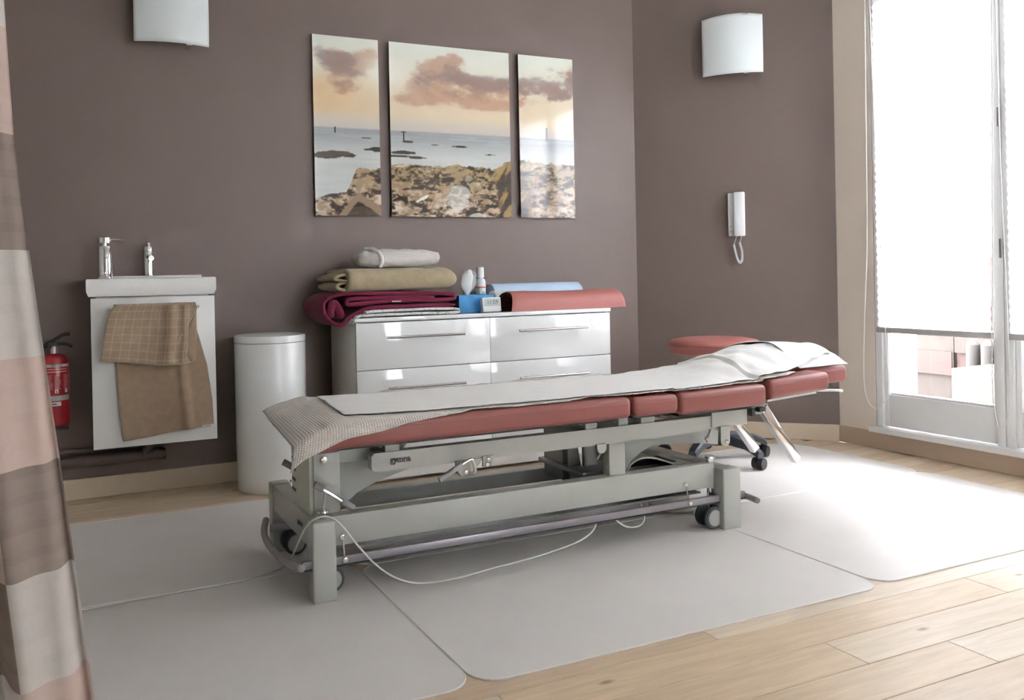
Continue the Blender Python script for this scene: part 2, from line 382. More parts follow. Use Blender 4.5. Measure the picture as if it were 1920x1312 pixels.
tag(emit('garden_box', B(.03, .62, .85, 1.2, -.02, .312, bev=.004), mat('box_cream', '#3d382f', rough=.6), base=rpt(.1, 1, 0), M=RM), 'cream painted garden box standing on the terrace before the fence', 'box')
tag(emit('neighbour_hedge_wall', B(-4, 5, 3.2, 3.4, -.1, 1.9), mat('render_light', '#5c5a56', rough=.9), base=rpt(0, 3.3, 0), M=RM), 'pale rendered garden wall behind the fence', 'wall', kind='structure')

# ------------------------------------------------------------------ floor mats
mm = mat('mat_plastic', '#d3cfca', rough=.42, spec=.4, var=.03, vscale=5, bump=.05, bscale=90)
edge_m = mat('mat_edge', '#e2dfd8', rough=.3)
def floor_mat(x0, x1, y0, y1, label, corners=(.07,) * 4, z=.0005):
    base = ((x0 + x1) / 2, (y0 + y1) / 2, 0)
    o = empty('floor_mat', base, label, 'mat', 'floor protection mats')
    pts = []
    for (cx, cy, a0), r in zip(((x1, y0, -90), (x1, y1, 0), (x0, y1, 90), (x0, y0, 180)), corners):
        sx = -1 if cx == x1 else 1; sy = -1 if cy == y1 else 1
        for q in range(7):
            a = math.radians(a0 + 15 * q); pts.append((cx + sx * r + r * math.cos(a), cy + sy * r + r * math.sin(a)))
    bm = bmesh.new(); A = [bm.verts.new((x, y, z)) for x, y in pts]; D = [bm.verts.new((x, y, z + .0025)) for x, y in pts]
    bm.faces.new(A[::-1]); bm.faces.new(D)
    for i in range(len(pts)): bm.faces.new((A[i], A[(i + 1) % len(pts)], D[(i + 1) % len(pts)], D[i]))
    emit('sheet', bm, mm, o)
    bm = bmesh.new(); P = [(x + (base[0] - x) / abs(base[0] - x) * .0016, y + (base[1] - y) / abs(base[1] - y) * .0016, z + .0028) for x, y in pts] 
    tube(bm, P + [P[0]], .0013, n=5, smooth=0, caps=False); emit('rim', bm, edge_m, o, smooth='all')
floor_mat(-.46, .7945, 1.58, 2.4175, 'grey floor mat beside the curtain, in the front row')
floor_mat(.7955, 2.0475, 1.578, 2.3795, 'grey floor mat under the front of the treatment table')
floor_mat(2.0485, 3.331, 1.592, 2.3795, 'grey floor mat in the front row nearest the glass doors')
floor_mat(-.46, .7945, 2.4185, 3.26, 'grey floor mat in front of the wash basin')
floor_mat(.7955, 2.0475, 2.3805, 2.93, 'grey floor mat between treatment table and white dresser')
floor_mat(2.0485, 3.331, 2.3805, 3.09, 'grey floor mat under the rolling stool', corners=(.07, .16, .07, .07))

# ------------------------------------------------------------------ treatment table
tt = empty('treatment_table', (1.33, 2.42, .003), 'low grey electric treatment table with salmon padded top', 'treatment table')
def tp(name, bm, m, parent=None, smooth=35, **k): return emit(name, bm, m, parent or tt, smooth=smooth, **k)
Z0 = .003
for (x0, x1, y0, y1, zt) in ((.600, .666, 2.155, 2.207, .221), (2.015, 2.092, 2.147, 2.205, .205), (.600, .662, 2.62, 2.675, .221), (2.015, 2.092, 2.62, 2.675, .205)):
    tp('leg', B(x0, x1, y0, y1, Z0, zt, bev=.006, seg=3), frame_grey)
    tp('foot_pad', B(x0 + .002, x1 - .002, y0 + .002, y1 - .002, Z0, Z0 + .006), mat('foot_grey', '#9b9a94', rough=.6))
tp('front_rail', B(.664, 2.016, 2.19, 2.235, .139, .222, bev=.003), frame_grey)
tp('rear_rail', B(.664, 2.016, 2.605, 2.65, .115, .165, bev=.003), frame_grey)
tp('cross_beam', B(.604, .655, 2.205, 2.622, .139, .219, bev=.003), frame_grey)
tp('cross_beam', B(2.02, 2.085, 2.205, 2.622, .139, .203, bev=.003), frame_grey)
tp('guide_strip', B(.70, 1.57, 2.40, 2.47, .138, .146, bev=.001), frame_grey)
tp('guide_strip', B(.70, 1.57, 2.27, 2.315, .158, .166, bev=.001), frame_grey)
bm = bmesh.new(); box(bm, .68, 2.0, 2.24, 2.6, .108, .113); tp('inner_tray', bm, zinc)
tp('inner_tray', B(1.56, 1.72, 2.30, 2.58, .2, .215, bev=.002), zinc)
# column cover with vents
bm = bmesh.new(); prism(bm, [(.614, .217), (.700, .217), (.700, .392), (.614, .392)], 2.232, 2.425, bev=.005); tp('column_cover', bm, cream_plastic)
tp('cover_plate', B(.626, .701, 2.224, 2.232, .217, .390, bev=.001), frame_grey)
for z in (.348, .318, .288, .258):
    tp('vent', B(.6132, .6145, 2.375, 2.415, z - .005, z + .004), black)
tp('bolt', lathe(bmesh.new(), [(0, -.005), (.011, -.004), (.009, .004), (0, .006)], (0, 0, 0), n=16), chrome, M=Matrix.Translation((.655, 2.222, .372)) @ Matrix.Rotation(PI / 2, 4, 'X'))
# release levers
bm = bmesh.new(); tube(bm, [(.640, 2.200, .298), (.665, 2.195, .282), (.700, 2.190, .256)], .006, smooth=3); lv = tp('release_lever', bm, chrome)
for p0, p1 in (((.622, 2.205, .312), (.645, 2.2, .297)), ((.695, 2.19, .259), (.726, 2.186, .238))):
    bm = bmesh.new(); cyl(bm, p0, p1, .0095, n=14); emit('grip', bm, grip, lv, smooth=40)
bm = bmesh.new(); cyl(bm, (.652, 2.2, .29), (.640, 2.2, .225), .004); emit('rod', bm, steel, lv, smooth=40)
bm = bmesh.new(); cyl(bm, (.60, 2.47, .324), (.628, 2.46, .306), .010, n=14); tp('grip', bm, grip)
# casters
def caster(x, y, knobz, sx=1):
    c = empty('caster', (x, y, Z0)); c.parent = tt; c.location = Vector((x, y, Z0)) - tt.location
    bm = bmesh.new(); 
    for dx in (-.013, .013): cyl(bm, (x - .012, y - .006 + dx, Z0 + .038), (x - .012, y - .006 + dx + .017 * (1 if dx > 0 else -1), Z0 + .038), .037, n=28)
    bmesh.ops.bevel(bm, geom=[e for e in bm.edges if len(e.link_faces) == 2 and e.calc_face_angle(0) > 1], offset=.004, segments=2, affect='EDGES')
    emit('wheel', bm, rubber, c, smooth=40)
    bm = bmesh.new(); cyl(bm, (x - .012, y - .038, Z0 + .038), (x - .012, y - .034, Z0 + .038), .027, n=28); emit('hub', bm, mat('hub_grey', '#aaa9a2', rough=.5), c, smooth=40)
    bm = bmesh.new(); cyl(bm, (x, y, Z0 + .065), (x, y, knobz - .012), .010, n=16); emit('stem', bm, chrome, c, smooth=40)
    bm = bmesh.new(); cyl(bm, (x, y, .135), (x, y, .205), .016, n=16); emit('sleeve', bm, frame_grey, c, smooth=40)
    bm = lathe(bmesh.new(), [(0, .012), (.018, .010), (.020, .004), (.012, .002), (.010, -.018), (0, -.018)], (x, y, knobz - .010), n=20); emit('knob', bm, chrome, c, smooth=40)
caster(2.008, 2.205, .243); caster(.680, 2.245, .205); caster(1.985, 2.60, .243); caster(.672, 2.60, .235)
bm = lathe(bmesh.new(), [(0, .010), (.019, .009), (.020, .004), (.011, .002), (.010, -.018), (0, -.018)], (.637, 2.185, .236), n=20); tp('knob', bm, chrome)
# foot bar around the base
bm = bmesh.new(); box(bm, .575, 2.13, 2.168, 2.182, .094, .116, bev=.002); tp('foot_bar', bm, bar_grey)
bm = bmesh.new(); box(bm, .575, 2.13, 2.166, 2.184, .090, .0945, bev=.001); tp('foot_bar', bm, black)
bm = bmesh.new(); box(bm, .575, 2.13, 2.545, 2.56, .092, .116, bev=.002); tp('foot_bar', bm, bar_grey)
tp('foot_bar', tube(bmesh.new(), [(.578, 2.62, .112), (.556, 2.55, .098), (.545, 2.46, .092), (.545, 2.33, .092), (.552, 2.24, .096), (.570, 2.16, .104)], .0105, n=12), grip, smooth='all')
tp('foot_bar', tube(bmesh.new(), [(2.13, 2.62, .10), (2.152, 2.5, .094), (2.152, 2.30, .092), (2.145, 2.18, .094), (2.125, 2.11, .098)], .0105, n=12), grip, smooth='all')
for x in (.693, 1.888):
    for z in (.163, .106):
        tp('bolt', lathe(bmesh.new(), [(0, -.004), (.009, -.003), (.0075, .004), (0, .006)], (0, 0, 0), n=14), chrome, M=Matrix.Translation((x, 2.187 if z > .13 else 2.166, z)) @ Matrix.Rotation(PI / 2, 4, 'X'))
    bm = bmesh.new(); cyl(bm, (x, 2.186, .163), (x, 2.17, .106), .003, n=8); tp('link_rod', bm, chrome)
# upper frame
bm = prism(bmesh.new(), [(.776, .342), (.784, .334), (2.05, .334), (2.05, .386), (.784, .386), (.776, .378)], 2.168, 2.20); tp('upper_beam', bm, frame_grey)
tp('upper_beam', B(.776, 2.10, 2.575, 2.607, .334, .386, bev=.003), frame_grey)
tp('upper_beam', B(1.985, 2.142, 2.163, 2.205, .345, .402, bev=.004), frame_grey)
tp('upper_beam', B(1.985, 2.142, 2.57, 2.61, .345, .402, bev=.004), frame_grey)
for x in (.80, 1.50, 2.02): tp('cross_bar', B(x, x + .04, 2.20, 2.575, .342, .380, bev=.003), frame_grey2)
tp('cross_bar', B(.69, .80, 2.245, 2.285, .352, .392, bev=.003), frame_grey2)
tp('cross_bar', B(.69, .79, 2.40, 2.43, .335, .385, bev=.003), frame_grey2)
for x0, x1 in ((.818, .862), (1.488, 1.530), (1.612, 1.648), (1.70, 1.755)):
    tp('pad_bracket', B(x0, x1, 2.172, 2.2, .386, .422, bev=.002), frame_grey)
    tp('pad_bracket', B(x0, x1, 2.575, 2.6, .386, .422, bev=.002), frame_grey)
arm_poly = [(.695, .385), (.80, .385), (1.03, .345), (1.0, .315), (.90, .292), (.83, .272), (.775, .250), (.735, .220), (.70, .198), (.695, .198)]
tp('lifting_arm', prism(bmesh.new(), arm_poly, 2.295, 2.303), frame_grey2); tp('lifting_arm', prism(bmesh.new(), arm_poly, 2.50, 2.508), frame_grey2)
arm2 = [(1.735, .20), (1.76, .232), (1.80, .258), (1.855, .278), (2.07, .262), (2.14, .250), (2.145, .30), (2.0, .335), (1.735, .335)]
tp('lifting_arm', prism(bmesh.new(), arm2, 2.305, 2.313), frame_grey2); tp('lifting_arm', prism(bmesh.new(), arm2, 2.48, 2.488), frame_grey2)
tp('support_post', B(1.594, 1.657, 2.200, 2.238, .222, .336, bev=.003), frame_grey)
for x0, x1, y in ((1.575, 1.60, 2.40), (1.62, 1.655, 2.38), (1.69, 1.73, 2.33)):
    tp('tower_plate', prism(bmesh.new(), [(x0, .16), (x1 + .03, .16), (x1, .335), (x0, .335)], y, y + .012), zinc)
tp('tower_plate', B(1.573, 1.60, 2.44, 2.56, .16, .335), zinc)
# crank lever with bracket
bm = prism(bmesh.new(), [(1.03, .34), (1.115, .34), (1.105, .325), (1.075, .300), (1.045, .295), (1.03, .315)], 2.155, 2.166); tp('crank_bracket', bm, frame_grey)
tp('crank_bracket', B(1.118, 1.155, 2.158, 2.168, .312, .345, bev=.003), frame_grey)
cr = tp('crank_lever', tube(bmesh.new(), [(1.03, 2.13, .333), (1.058, 2.13, .346), (1.068, 2.13, .345), (1.077, 2.132, .325), (1.078, 2.135, .306), (1.066, 2.15, .304)], .005, n=8, smooth=4), chrome, smooth='all')
bm = bmesh.new(); cyl(bm, (.962, 2.128, .300), (1.035, 2.13, .336), .008, n=14); emit('grip', bm, grip, cr, smooth=40)
for x, z, y in ((1.058, .308, 2.15), (1.135, .335, 2.156), (1.131, .320, 2.156), (2.030, .300, 2.146), (1.530, .325, 2.156), (1.947, .318, 2.148)):
    tp('bolt', lathe(bmesh.new(), [(0, -.003), (.007, -.002), (.006, .003), (0, .004)], (0, 0, 0), n=12), chrome, M=Matrix.Translation((x, y, z)) @ Matrix.Rotation(PI / 2, 4, 'X'))
def tab(x0, x1, z0, z1): 
    r = (x1 - x0) / 2; P = [(x0, z1), (x0, z0 + r)] + [((x0 + x1) / 2 - r * math.cos(PI * q / 6), z0 + r - r * math.sin(PI * q / 6)) for q in range(1, 6)] + [(x1, z0 + r), (x1, z1)]
    return prism(bmesh.new(), P, 2.15, 2.158)
tp('tab', tab(2.010, 2.050, .282, .350), frame_grey)
tp('tab', tab(1.513, 1.548, .311, .340), frame_grey)
tp('tab', tab(0, .024, 0, .045), frame_grey, M=Matrix.Translation((1.948, 0, .306)) @ Matrix.Rotation(.5, 4, 'Y'))
# motor cover
bm = bmesh.new(); P = [(1.735 + .30 * t, .200 + .045 * math.sin(PI * min(1, t * 1.35) ** .7) * (1 - .3 * t)) for t in [q / 14 for q in range(15)]]
prism(bm, P + [(x, z - .006) for x, z in P[::-1]], 2.30, 2.47); tp('motor_cover', bm, cream_plastic, smooth=30)
tp('motor', B(1.76, 1.98, 2.33, 2.44, .15, .205, bev=.01), black)
bm = lathe(bmesh.new(), [(0, .014), (.010, .012), (.009, 0), (.006, -.015), (0, -.015)], (1.86, 2.39, .262), n=16); tp('knob', bm, chrome)
# chrome hand rests folded down
for y in (2.165, 2.355):
    bm = bmesh.new(); box(bm, -.016, .016, -.012, .012, -.125, .125, bev=.002)
    tp('hand_rest', bm, chrome, M=Matrix.Translation((2.288, y, .297)) @ Matrix.Rotation(-math.atan2(.15, .19), 4, 'Y'))
tp('hand_rest_bracket', B(2.175, 2.235, 2.16, 2.18, .375, .412, bev=.004), frame_grey)
tp('knob', B(2.150, 2.166, 2.15, 2.175, .372, .398, bev=.004), black); tp('knob', B(2.175, 2.205, 2.14, 2.17, .385, .402, bev=.005), black)
# upholstery
def sstep(a, b, x):
    t = min(1, max(0, (x - a) / (b - a))); return t * t * (3 - 2 * t)
def end_drop(x): return .030 * sstep(.70, .56, x)
def pad(name, x0, x1, y0, y1, z0, z1, rb=.018, tilt=0, seam=True, lab=None):
    r_ = bmesh.new(); box(r_, x0, x1, y0, y1, z0, z1)
    bmesh.ops.subdivide_edges(r_, edges=r_.edges[:], cuts=5, use_grid_fill=True)
    cx, cy = (x0 + x1) / 2, (y0 + y1) / 2
    R_ = rb
    for v in r_.verts:      # rounded box by clamping
        q = v.co.copy(); c = Vector((min(max(q.x, x0 + R_), x1 - R_), min(max(q.y, y0 + R_), y1 - R_), min(max(q.z, z0 + R_ * .5), z1 - R_)))
    r_.free()
    r_ = bmesh.new(); box(r_, x0, x1, y0, y1, z0, z1, bev=rb, seg=5)
    if name == 'leg_pad':
        for xc in (.60, .625, .65, .70):
            bmesh.ops.bisect_plane(r_, geom=r_.verts[:] + r_.edges[:] + r_.faces[:], plane_co=(xc, 0, 0), plane_no=(1, 0, 0))
        for v in r_.verts:
            v.co.x += (v.co.y - 2.1) / .58 * .025 * sstep(.66, .58, v.co.x)
            v.co.z -= end_drop(v.co.x) * (.35 + .65 * (v.co.z - z0) / (z1 - z0))
    for v in r_.verts:
        if tilt: v.co.z += (v.co.x - x0) * tilt
    p_ = tp(name, r_, salmon, smooth='all')
    p_.data.set_sharp_from_angle(angle=math.radians(60))
    if seam:
        zs = z1 - rb * .95
        bm = bmesh.new(); i = .0006
        pts = [(x0 + rb, y0 - i), (x1 - rb, y0 - i), (x1 + i, y0 + rb), (x1 + i, y1 - rb), (x1 - rb, y1 + i), (x0 + rb, y1 + i), (x0 - i, y1 - rb), (x0 - i, y0 + rb)]
        tube(bm, [(x, y, zs + (x - x0) * tilt - (end_drop(x) if name == 'leg_pad' else 0)) for x, y in pts] + [(pts[0][0], pts[0][1], zs)], .0009, n=5, smooth=0, caps=False)
        if name == 'leg_pad':
            bm.free(); bm = tube(bmesh.new(), [(x0 + .16, y0 - .0006, zs), (1.0, y0 - .0006, zs), (x1 - rb, y0 - .0006, zs), (x1 + .0006, y0 + rb, zs), (x1 + .0006, y1 - rb, zs)], .0009, n=5, smooth=0)
        emit('seam', bm, salmon, p_, smooth='all')
    tp('pad_base', B(x0 + .03, x1 - .03, y0 + .05, y1 - .05, z0 - .012, z0 + .004 + max(0, tilt) * .1), black)
    return p_
pad('leg_pad', .572, 1.612, 2.10, 2.59, .421, .486)
pad('seat_pad', 1.620, 1.797, 2.10, 2.59, .421, .482)
pad('back_pad', 1.804, 2.172, 2.10, 2.59, .412, .482, tilt=.012)
pad('arm_pad', 2.188, 2.466, 2.10, 2.205, .432, .496, tilt=.05)
pad('arm_pad', 2.188, 2.466, 2.515, 2.60, .432, .496, tilt=.05)
pad('head_pad', 2.188, 2.690, 2.213, 2.507, .432, .495, tilt=.03)
bm = bmesh.new(); box(bm, 2.20, 2.43, 2.13, 2.15, .421, .428)
for v in bm.verts: v.co.z += (v.co.x - 2.2) * .05
tp('head_plate', bm, mat('plate_white', '#d5d8d2', rough=.3)); tp('head_plate', B(2.19, 2.50, 2.25, 2.53, .418, .430), frame_grey)
tp('head_lever', tube(bmesh.new(), [(2.50, 2.20, .430), (2.575, 2.17, .428), (2.600, 2.165, .424)], .0045, n=8), chrome, smooth='all')
# maker's lettering on the beam and cross beam
ink = mat('ink_dark', '#3c3a40', rough=.5); ink_red = mat('ink_red', '#a8373a', rough=.5)
RX = Matrix.Rotation(PI / 2, 4, 'X')
tp('lettering', text_mesh('gymna', .024, Matrix.Translation((.862, 2.1675, .3625)) @ RX, bold=.0008), ink, smooth=False)
tp('lettering', B(.855, .893, 2.1672, 2.1679, .3535, .3550), ink_red, smooth=False)
tp('lettering', text_mesh('gymna', .020, Matrix.Translation((.6035, 2.30, .185)) @ Matrix.Rotation(-PI / 2, 4, 'Z') @ RX, bold=.0006), ink, smooth=False)
# power cable on the table and floor
tag(emit('power_cable', tube(bmesh.new(), [(-.6, 2.36, .008), (-.2, 2.375, .008), (.03, 2.39, .008), (.30, 2.405, .008), (.45, 2.41, .008), (.53, 2.43, .010), (.575, 2.41, .025), (.570, 2.27, .10), (.575, 2.21, .16), (.590, 2.185, .205), (.615, 2.170, .229), (.650, 2.165, .229), (.680, 2.150, .205), (.72, 2.14, .150), (.77, 2.13, .09), (.83, 2.125, .045), (.90, 2.12, .022), (1.0, 2.12, .019), (1.12, 2.125, .026), (1.28, 2.13, .036), (1.42, 2.14, .052), (1.50, 2.16, .075), (1.545, 2.20, .11)], .0028, n=7, smooth=5), mat('cable_white', '#c9cbc2', rough=.4), base=(.6, 2.3, 0), smooth='all'),
    'thin white power cable looped over the table foot and trailing along the mats', 'cable')
tag(emit('control_cable', tube(bmesh.new(), [(1.585, 2.20, .115), (1.60, 2.19, .09), (1.64, 2.18, .06), (1.69, 2.18, .055), (1.715, 2.185, .075), (1.715, 2.2, .12)], .0028, n=7), mat('cable_white2', '#c9cbc2', rough=.4), base=(1.65, 2.2, .05), smooth='all'),
    'short white cable loop hanging under the middle of the table base', 'cable')
for x, y, lb in ((.905, 2.56, 'white foot switch disc on the mat under the left end of the table'), (2.03, 2.42, 'white foot switch disc on the mat under the right end of the table')):
    tag(emit('foot_switch', lathe(bmesh.new(), [(0, .003), (.045, .003), (.085, .016), (.09, .03), (.07, .038), (0, .042)], (x, y, 0), n=32), mat('switch_white', '#c9c8c0', rough=.4), base=(x, y, .003), smooth=40), lb, 'foot switch')

# ------------------------------------------------------------------ cloths on the table
def sstep(a, b, x):
    t = min(1, max(0, (x - a) / (b - a))); return t * t * (3 - 2 * t)
PTS_OH = [(.54, .062), (.60, .060), (.70, .048), (.78, .040), (.86, .026), (.95, .017), (1.03, .008), (1.08, -.012), (1.13, -.004), (1.2, .004), (1.4, 0), (1.44, -.012), (1.49, -.03), (1.56, -.010), (1.62, -.006), (1.75, -.006), (1.80, -.018), (1.9, -.012), (2.0, -.012), (2.06, -.026), (2.17, -.012), (2.3, -.014), (2.36, -.04)]
def interp(P, x): return float(np.interp(x, [p[0] for p in P], [p[1] for p in P]))
def top_z(x):
    if x < 1.80: z = .486
    elif x < 2.18: z = .482 + (x - 1.8) * .012
    else: z = .4865 + (x - 2.18) * .05 + .008
    return z - end_drop(x)
def towel_fn(u, v):
    x = .540 + u * (2.36 - .540) + .030 * (1 - v) * (1 - u) ** 6
    oh = interp(PTS_OH, x); flat = 2.54 - 2.118
    s = v * (flat + oh + .004 * 0)
    w_ = .0025 * nz(x * 9, s * 9, 3) + .0015 * nz(x * 30, s * 22, 8)
    r = .020
    if s <= flat:
        y = 2.54 + .055 * sstep(.78, .60, x) - s * (1 + .1303 * sstep(.78, .60, x)); z = top_z(x) + .0045 + abs(w_)
        ed = sstep(2.51, 2.54, y) ; z += ed * .010 * max(0, nz(x * 14, 0, 5)) + ed * .006
    else:
        a = min((s - flat) / r, PI / 2); y = 2.118 - r * math.sin(a) ; z = top_z(x) + .0035 - r * (1 - math.cos(a))
        if s - flat > r * PI / 2: z -= s - flat - r * PI / 2; y -= .004 + .2 * (s - flat - r * PI / 2)
    if x < .600: z -= (.600 - x) ** 2 * 9
    if s > flat and x < .75: x -= .02 * sstep(.75, .552, x) * min(1, (s - flat) / .08)
    return Vector((x, y, z))
bm = grid(bmesh.new(), 230, 64, towel_fn, uvf=lambda u, v: (u * 1.81, v * .62), thick=.0030)
waffle = cloth_mat('waffle_cream', '#dcd5cb', cell=.0075, bump=.9, var=.03)
wt = emit('waffle_towel', bm, waffle, base=(1.3, 2.4, .487), smooth='all')
tag(wt, 'cream waffle-weave towel spread over the treatment table and draping off its end', 'towel')
# paper sheet with mound over a pillow
def mound(x, y):
    """lift above the pad plane of the paper bunched over the pillow"""
    zc = interp([(1.92, 0), (2.03, .014), (2.12, .034), (2.22, .058), (2.38, .076), (2.53, .068), (2.64, .042), (2.69, .016), (2.74, 0)], x - .25 * (2.33 - y))
    d = (y - 2.33); s = math.exp(-(abs(d) / (.105 if d < 0 else .17)) ** 3)
    return zc * s
def paper_fn(u, v):
    # left edge slants: far corner x .74, near corner x .72 ; crosses the towel
    yb = 2.53 + .03 * sstep(.10, 0, u) + .03 * sstep(.55, .75, u); yf = interp([(.72, 2.20), (.80, 2.165), (.95, 2.14), (1.3, 2.125), (1.9, 2.125), (2.0, 2.135), (2.12, 2.14), (2.3, 2.155), (2.45, 2.19), (2.6, 2.235)], .74 + u * 1.90)
    x = .735 + u * 1.905 - .03 * v * (1 - u); y = yb + (yf - yb) * v
    z = top_z(min(x, 2.6)) + .0125 + mound(x, y)
    cr = 1 + 2.5 * sstep(1.95, 2.25, x)
    z += cr * (.0022 * abs(nz(x * 6 + y * 3, y * 10, 1)) + .0012 * nz(x * 22, y * 18, 2))
    if x > 1.95: 
        z += .010 * sstep(2.0, 2.2, x) * sstep(2.7, 2.5, x) * nz(x * 15 + y * 9, y * 8 - x * 4, 6)
        z += .012 * sstep(1.95, 2.2, x) * sstep(2.75, 2.5, x) * abs(nz(x * 7 - y * 5, y * 4 + x * 2, 4)) * (1 - abs(y - 2.42) * 2)
    z += .0035 * sstep(.9, .75, x) * sstep(.1, .0, abs(v - .3)) if x < .9 else 0
    if v < .06 and x < 2: z += .008 * max(0, nz(x * 11, 9, 2)) 
    return Vector((x, y, max(z, top_z(min(x, 2.6)) + .012)))
pm = mat('paper_white', '#f0efec', rough=.85, spec=.2, bump=.15, bscale=300)
ps = emit('paper_sheet', grid(bmesh.new(), 240, 60, paper_fn, thick=.0006), pm, base=(1.7, 2.4, .495), smooth='all')
tag(ps, 'white disposable paper sheet crumpled over the waffle towel on the treatment table', 'sheet')
def flap_fn(u, v):
    y = 2.50 - v * .302; x = 2.30 + .13 * v + u * (2.672 - 2.30 - .13 * v)
    z = .497 + (x - 2.188) * .03 + .012 + mound(x, y) * 1.05 + .002 * nz(x * 12, y * 9, 6) - .013 * sstep(.75, 1, v)
    z = max(z, .4985 + (x - 2.188) * .03 + .003)
    z += .010 * sstep(.25, 0, u) * sstep(1.0, .6, v) + .006 * math.sin(u * 5) * sstep(.9, .5, v)
    return Vector((x, y, z))
hp = emit('face_paper', grid(bmesh.new(), 40, 40, flap_fn, thick=.0008), mat('face_paper_white', '#f4f4f2', rough=.85, bump=.1, bscale=250), base=(2.5, 2.4, .5), smooth='all')
tag(hp, 'bright white face paper laid over the head pad end of the treatment table', 'paper')

# ------------------------------------------------------------------ rolling stool
SX, SY = 2.74, 2.96
st = empty('rolling_stool', (SX, SY, .003), 'low stool with round salmon seat and dark five-star castor base', 'stool')
so = emit('seat', lathe(bmesh.new(), [(0, .490), (.175, .490), (.196, .499), (.204, .518), (.200, .540), (.188, .553), (.15, .561), (.08, .564), (0, .565)], (SX, SY, 0), n=64), salmon2, st, smooth='all')
emit('seam', tube(bmesh.new(), [(SX + .2025 * math.cos(a), SY + .2025 * math.sin(a), .536) for a in [2 * PI * q / 48 for q in range(49)]], .0012, n=5, smooth=0, caps=False), salmon, so, smooth='all')
bm = bmesh.new(); cyl(bm, (SX, SY, .12), (SX, SY, .465), .022); cyl(bm, (SX, SY, .30), (SX, SY, .45), .030, .045); emit('gas_column', bm, dark_blue, st, smooth=40)
emit('seat_plate', lathe(bmesh.new(), [(0, .466), (.07, .466), (.09, .490), (0, .490)], (SX, SY, 0), n=24), dark_blue, st, smooth=40)
bm = lathe(bmesh.new(), [(0, .075), (.042, .075), (.045, .12), (.028, .145), (0, .145)], (SX, SY, 0), n=28); emit('hub', bm, dark_blue, st, smooth=40)
for q in range(5):
    a = math.radians(-85 + 72 * q); d = Vector((math.cos(a), math.sin(a), 0)); n_ = Vector((-d.y, d.x, 0))
    bm = bmesh.new(); rings = []
    for t, wd_, z1_, h in ((.02, .030, .128, .045), (.10, .027, .126, .038), (.18, .024, .114, .032), (.225, .021, .095, .030), (.245, .018, .080, .026)):
        c = Vector((SX, SY, 0)) + d * t
        rings.append([bm.verts.new(c + n_ * s * wd_ + Vector((0, 0, z))) for s, z in ((-1, z1_ - h), (-1, z1_ - .008), (-.6, z1_), (.6, z1_), (1, z1_ - .008), (1, z1_ - h))])
    for A, D in zip(rings, rings[1:]):
        for k_ in range(6): bm.faces.new((A[k_], A[(k_ + 1) % 6], D[(k_ + 1) % 6], D[k_]))
    bm.faces.new(rings[0]); bm.faces.new(rings[-1]); emit('base_arm', bm, dark_blue, st, smooth=35)
    c = Vector((SX, SY, 0)) + d * .235; ax = Vector((math.cos(a + 1.2 + q), math.sin(a + 1.2 + q), 0))
    if q == 0: ax = Vector((.25, -.97, 0))
    cs = empty('caster', c); cs.parent = st; cs.location = c - st.location
    for s in (-1, 1):
        bm = bmesh.new(); cyl(bm, c + ax * s * .004 + Vector((0, 0, .030)), c + ax * s * .024 + Vector((0, 0, .030)), .027, .024, n=24); emit('wheel', bm, black, cs, smooth=30)
    bm = bmesh.new(); cyl(bm, c + Vector((0, 0, .03)), c + Vector((0, 0, .075)), .009, n=12); emit('stem', bm, black, cs, smooth=40)

# ------------------------------------------------------------------ dresser
DX0, DX1, DF, DZ = 1.117, 2.398, 3.30, .702
dr = empty('dresser', ((DX0 + DX1) / 2, 3.46, 0), 'wide glossy white dresser with steel bar handles against the taupe wall', 'dresser')
bm = bmesh.new(); box(bm, DX0, DX0 + .018, DF, YW - .02, .014, DZ - .018, bev=.001); box(bm, DX1 - .018, DX1, DF, YW - .02, .014, DZ - .018, bev=.001)
box(bm, DX0 + .018, DX1 - .018, DF + .02, YW - .02, .014, .03); box(bm, DX0 + .018, DX1 - .018, YW - .03, YW - .02, .03, DZ - .018); box(bm, 1.740, 1.756, DF + .02, YW - .03, .03, DZ - .018)
emit('carcass', bm, lacquer_side, dr, smooth=35)
emit('worktop', B(DX0 - .004, DX1 + .006, DF - .016, YW - .02, DZ - .017, DZ, bev=.0015), lacquer, dr, smooth=35)
emit('top_panel', B(DX0 + .004, DX1 - .002, DF - .010, YW - .03, DZ, DZ + .0012), mat('glass_top', '#8f9496', rough=.06, coat=.5), dr)
emit('plinth', B(DX0 + .02, DX1 - .02, DF + .03, DF + .045, .0, .014), lacquer_side, dr)
zs = [DZ - .0195, .482, .284, .016]
for zt, zb in zip(zs, zs[1:]):
    for x0, x1, h0, h1 in ((DX0 + .001, 1.7475, 1.249, 1.610), (1.7495, DX1 - .001, 1.884, 2.253)):
        d_ = emit('drawer', B(x0, x1, DF - .018, DF - .001, zb + .0015, zt - .0015, bev=.001), lacquer, dr, smooth=35)
        zh = zt - .064 - (.014 if zt < .5 else 0)
        bm = bmesh.new(); cyl(bm, (h0, DF - .046, zh), (h1, DF - .046, zh), .0055, n=14)
        for hx in (h0 + .045, h1 - .045): cyl(bm, (hx, DF - .046, zh), (hx, DF - .018, zh), .004, n=10)
        emit('handle', bm, steel, d_, smooth=40)

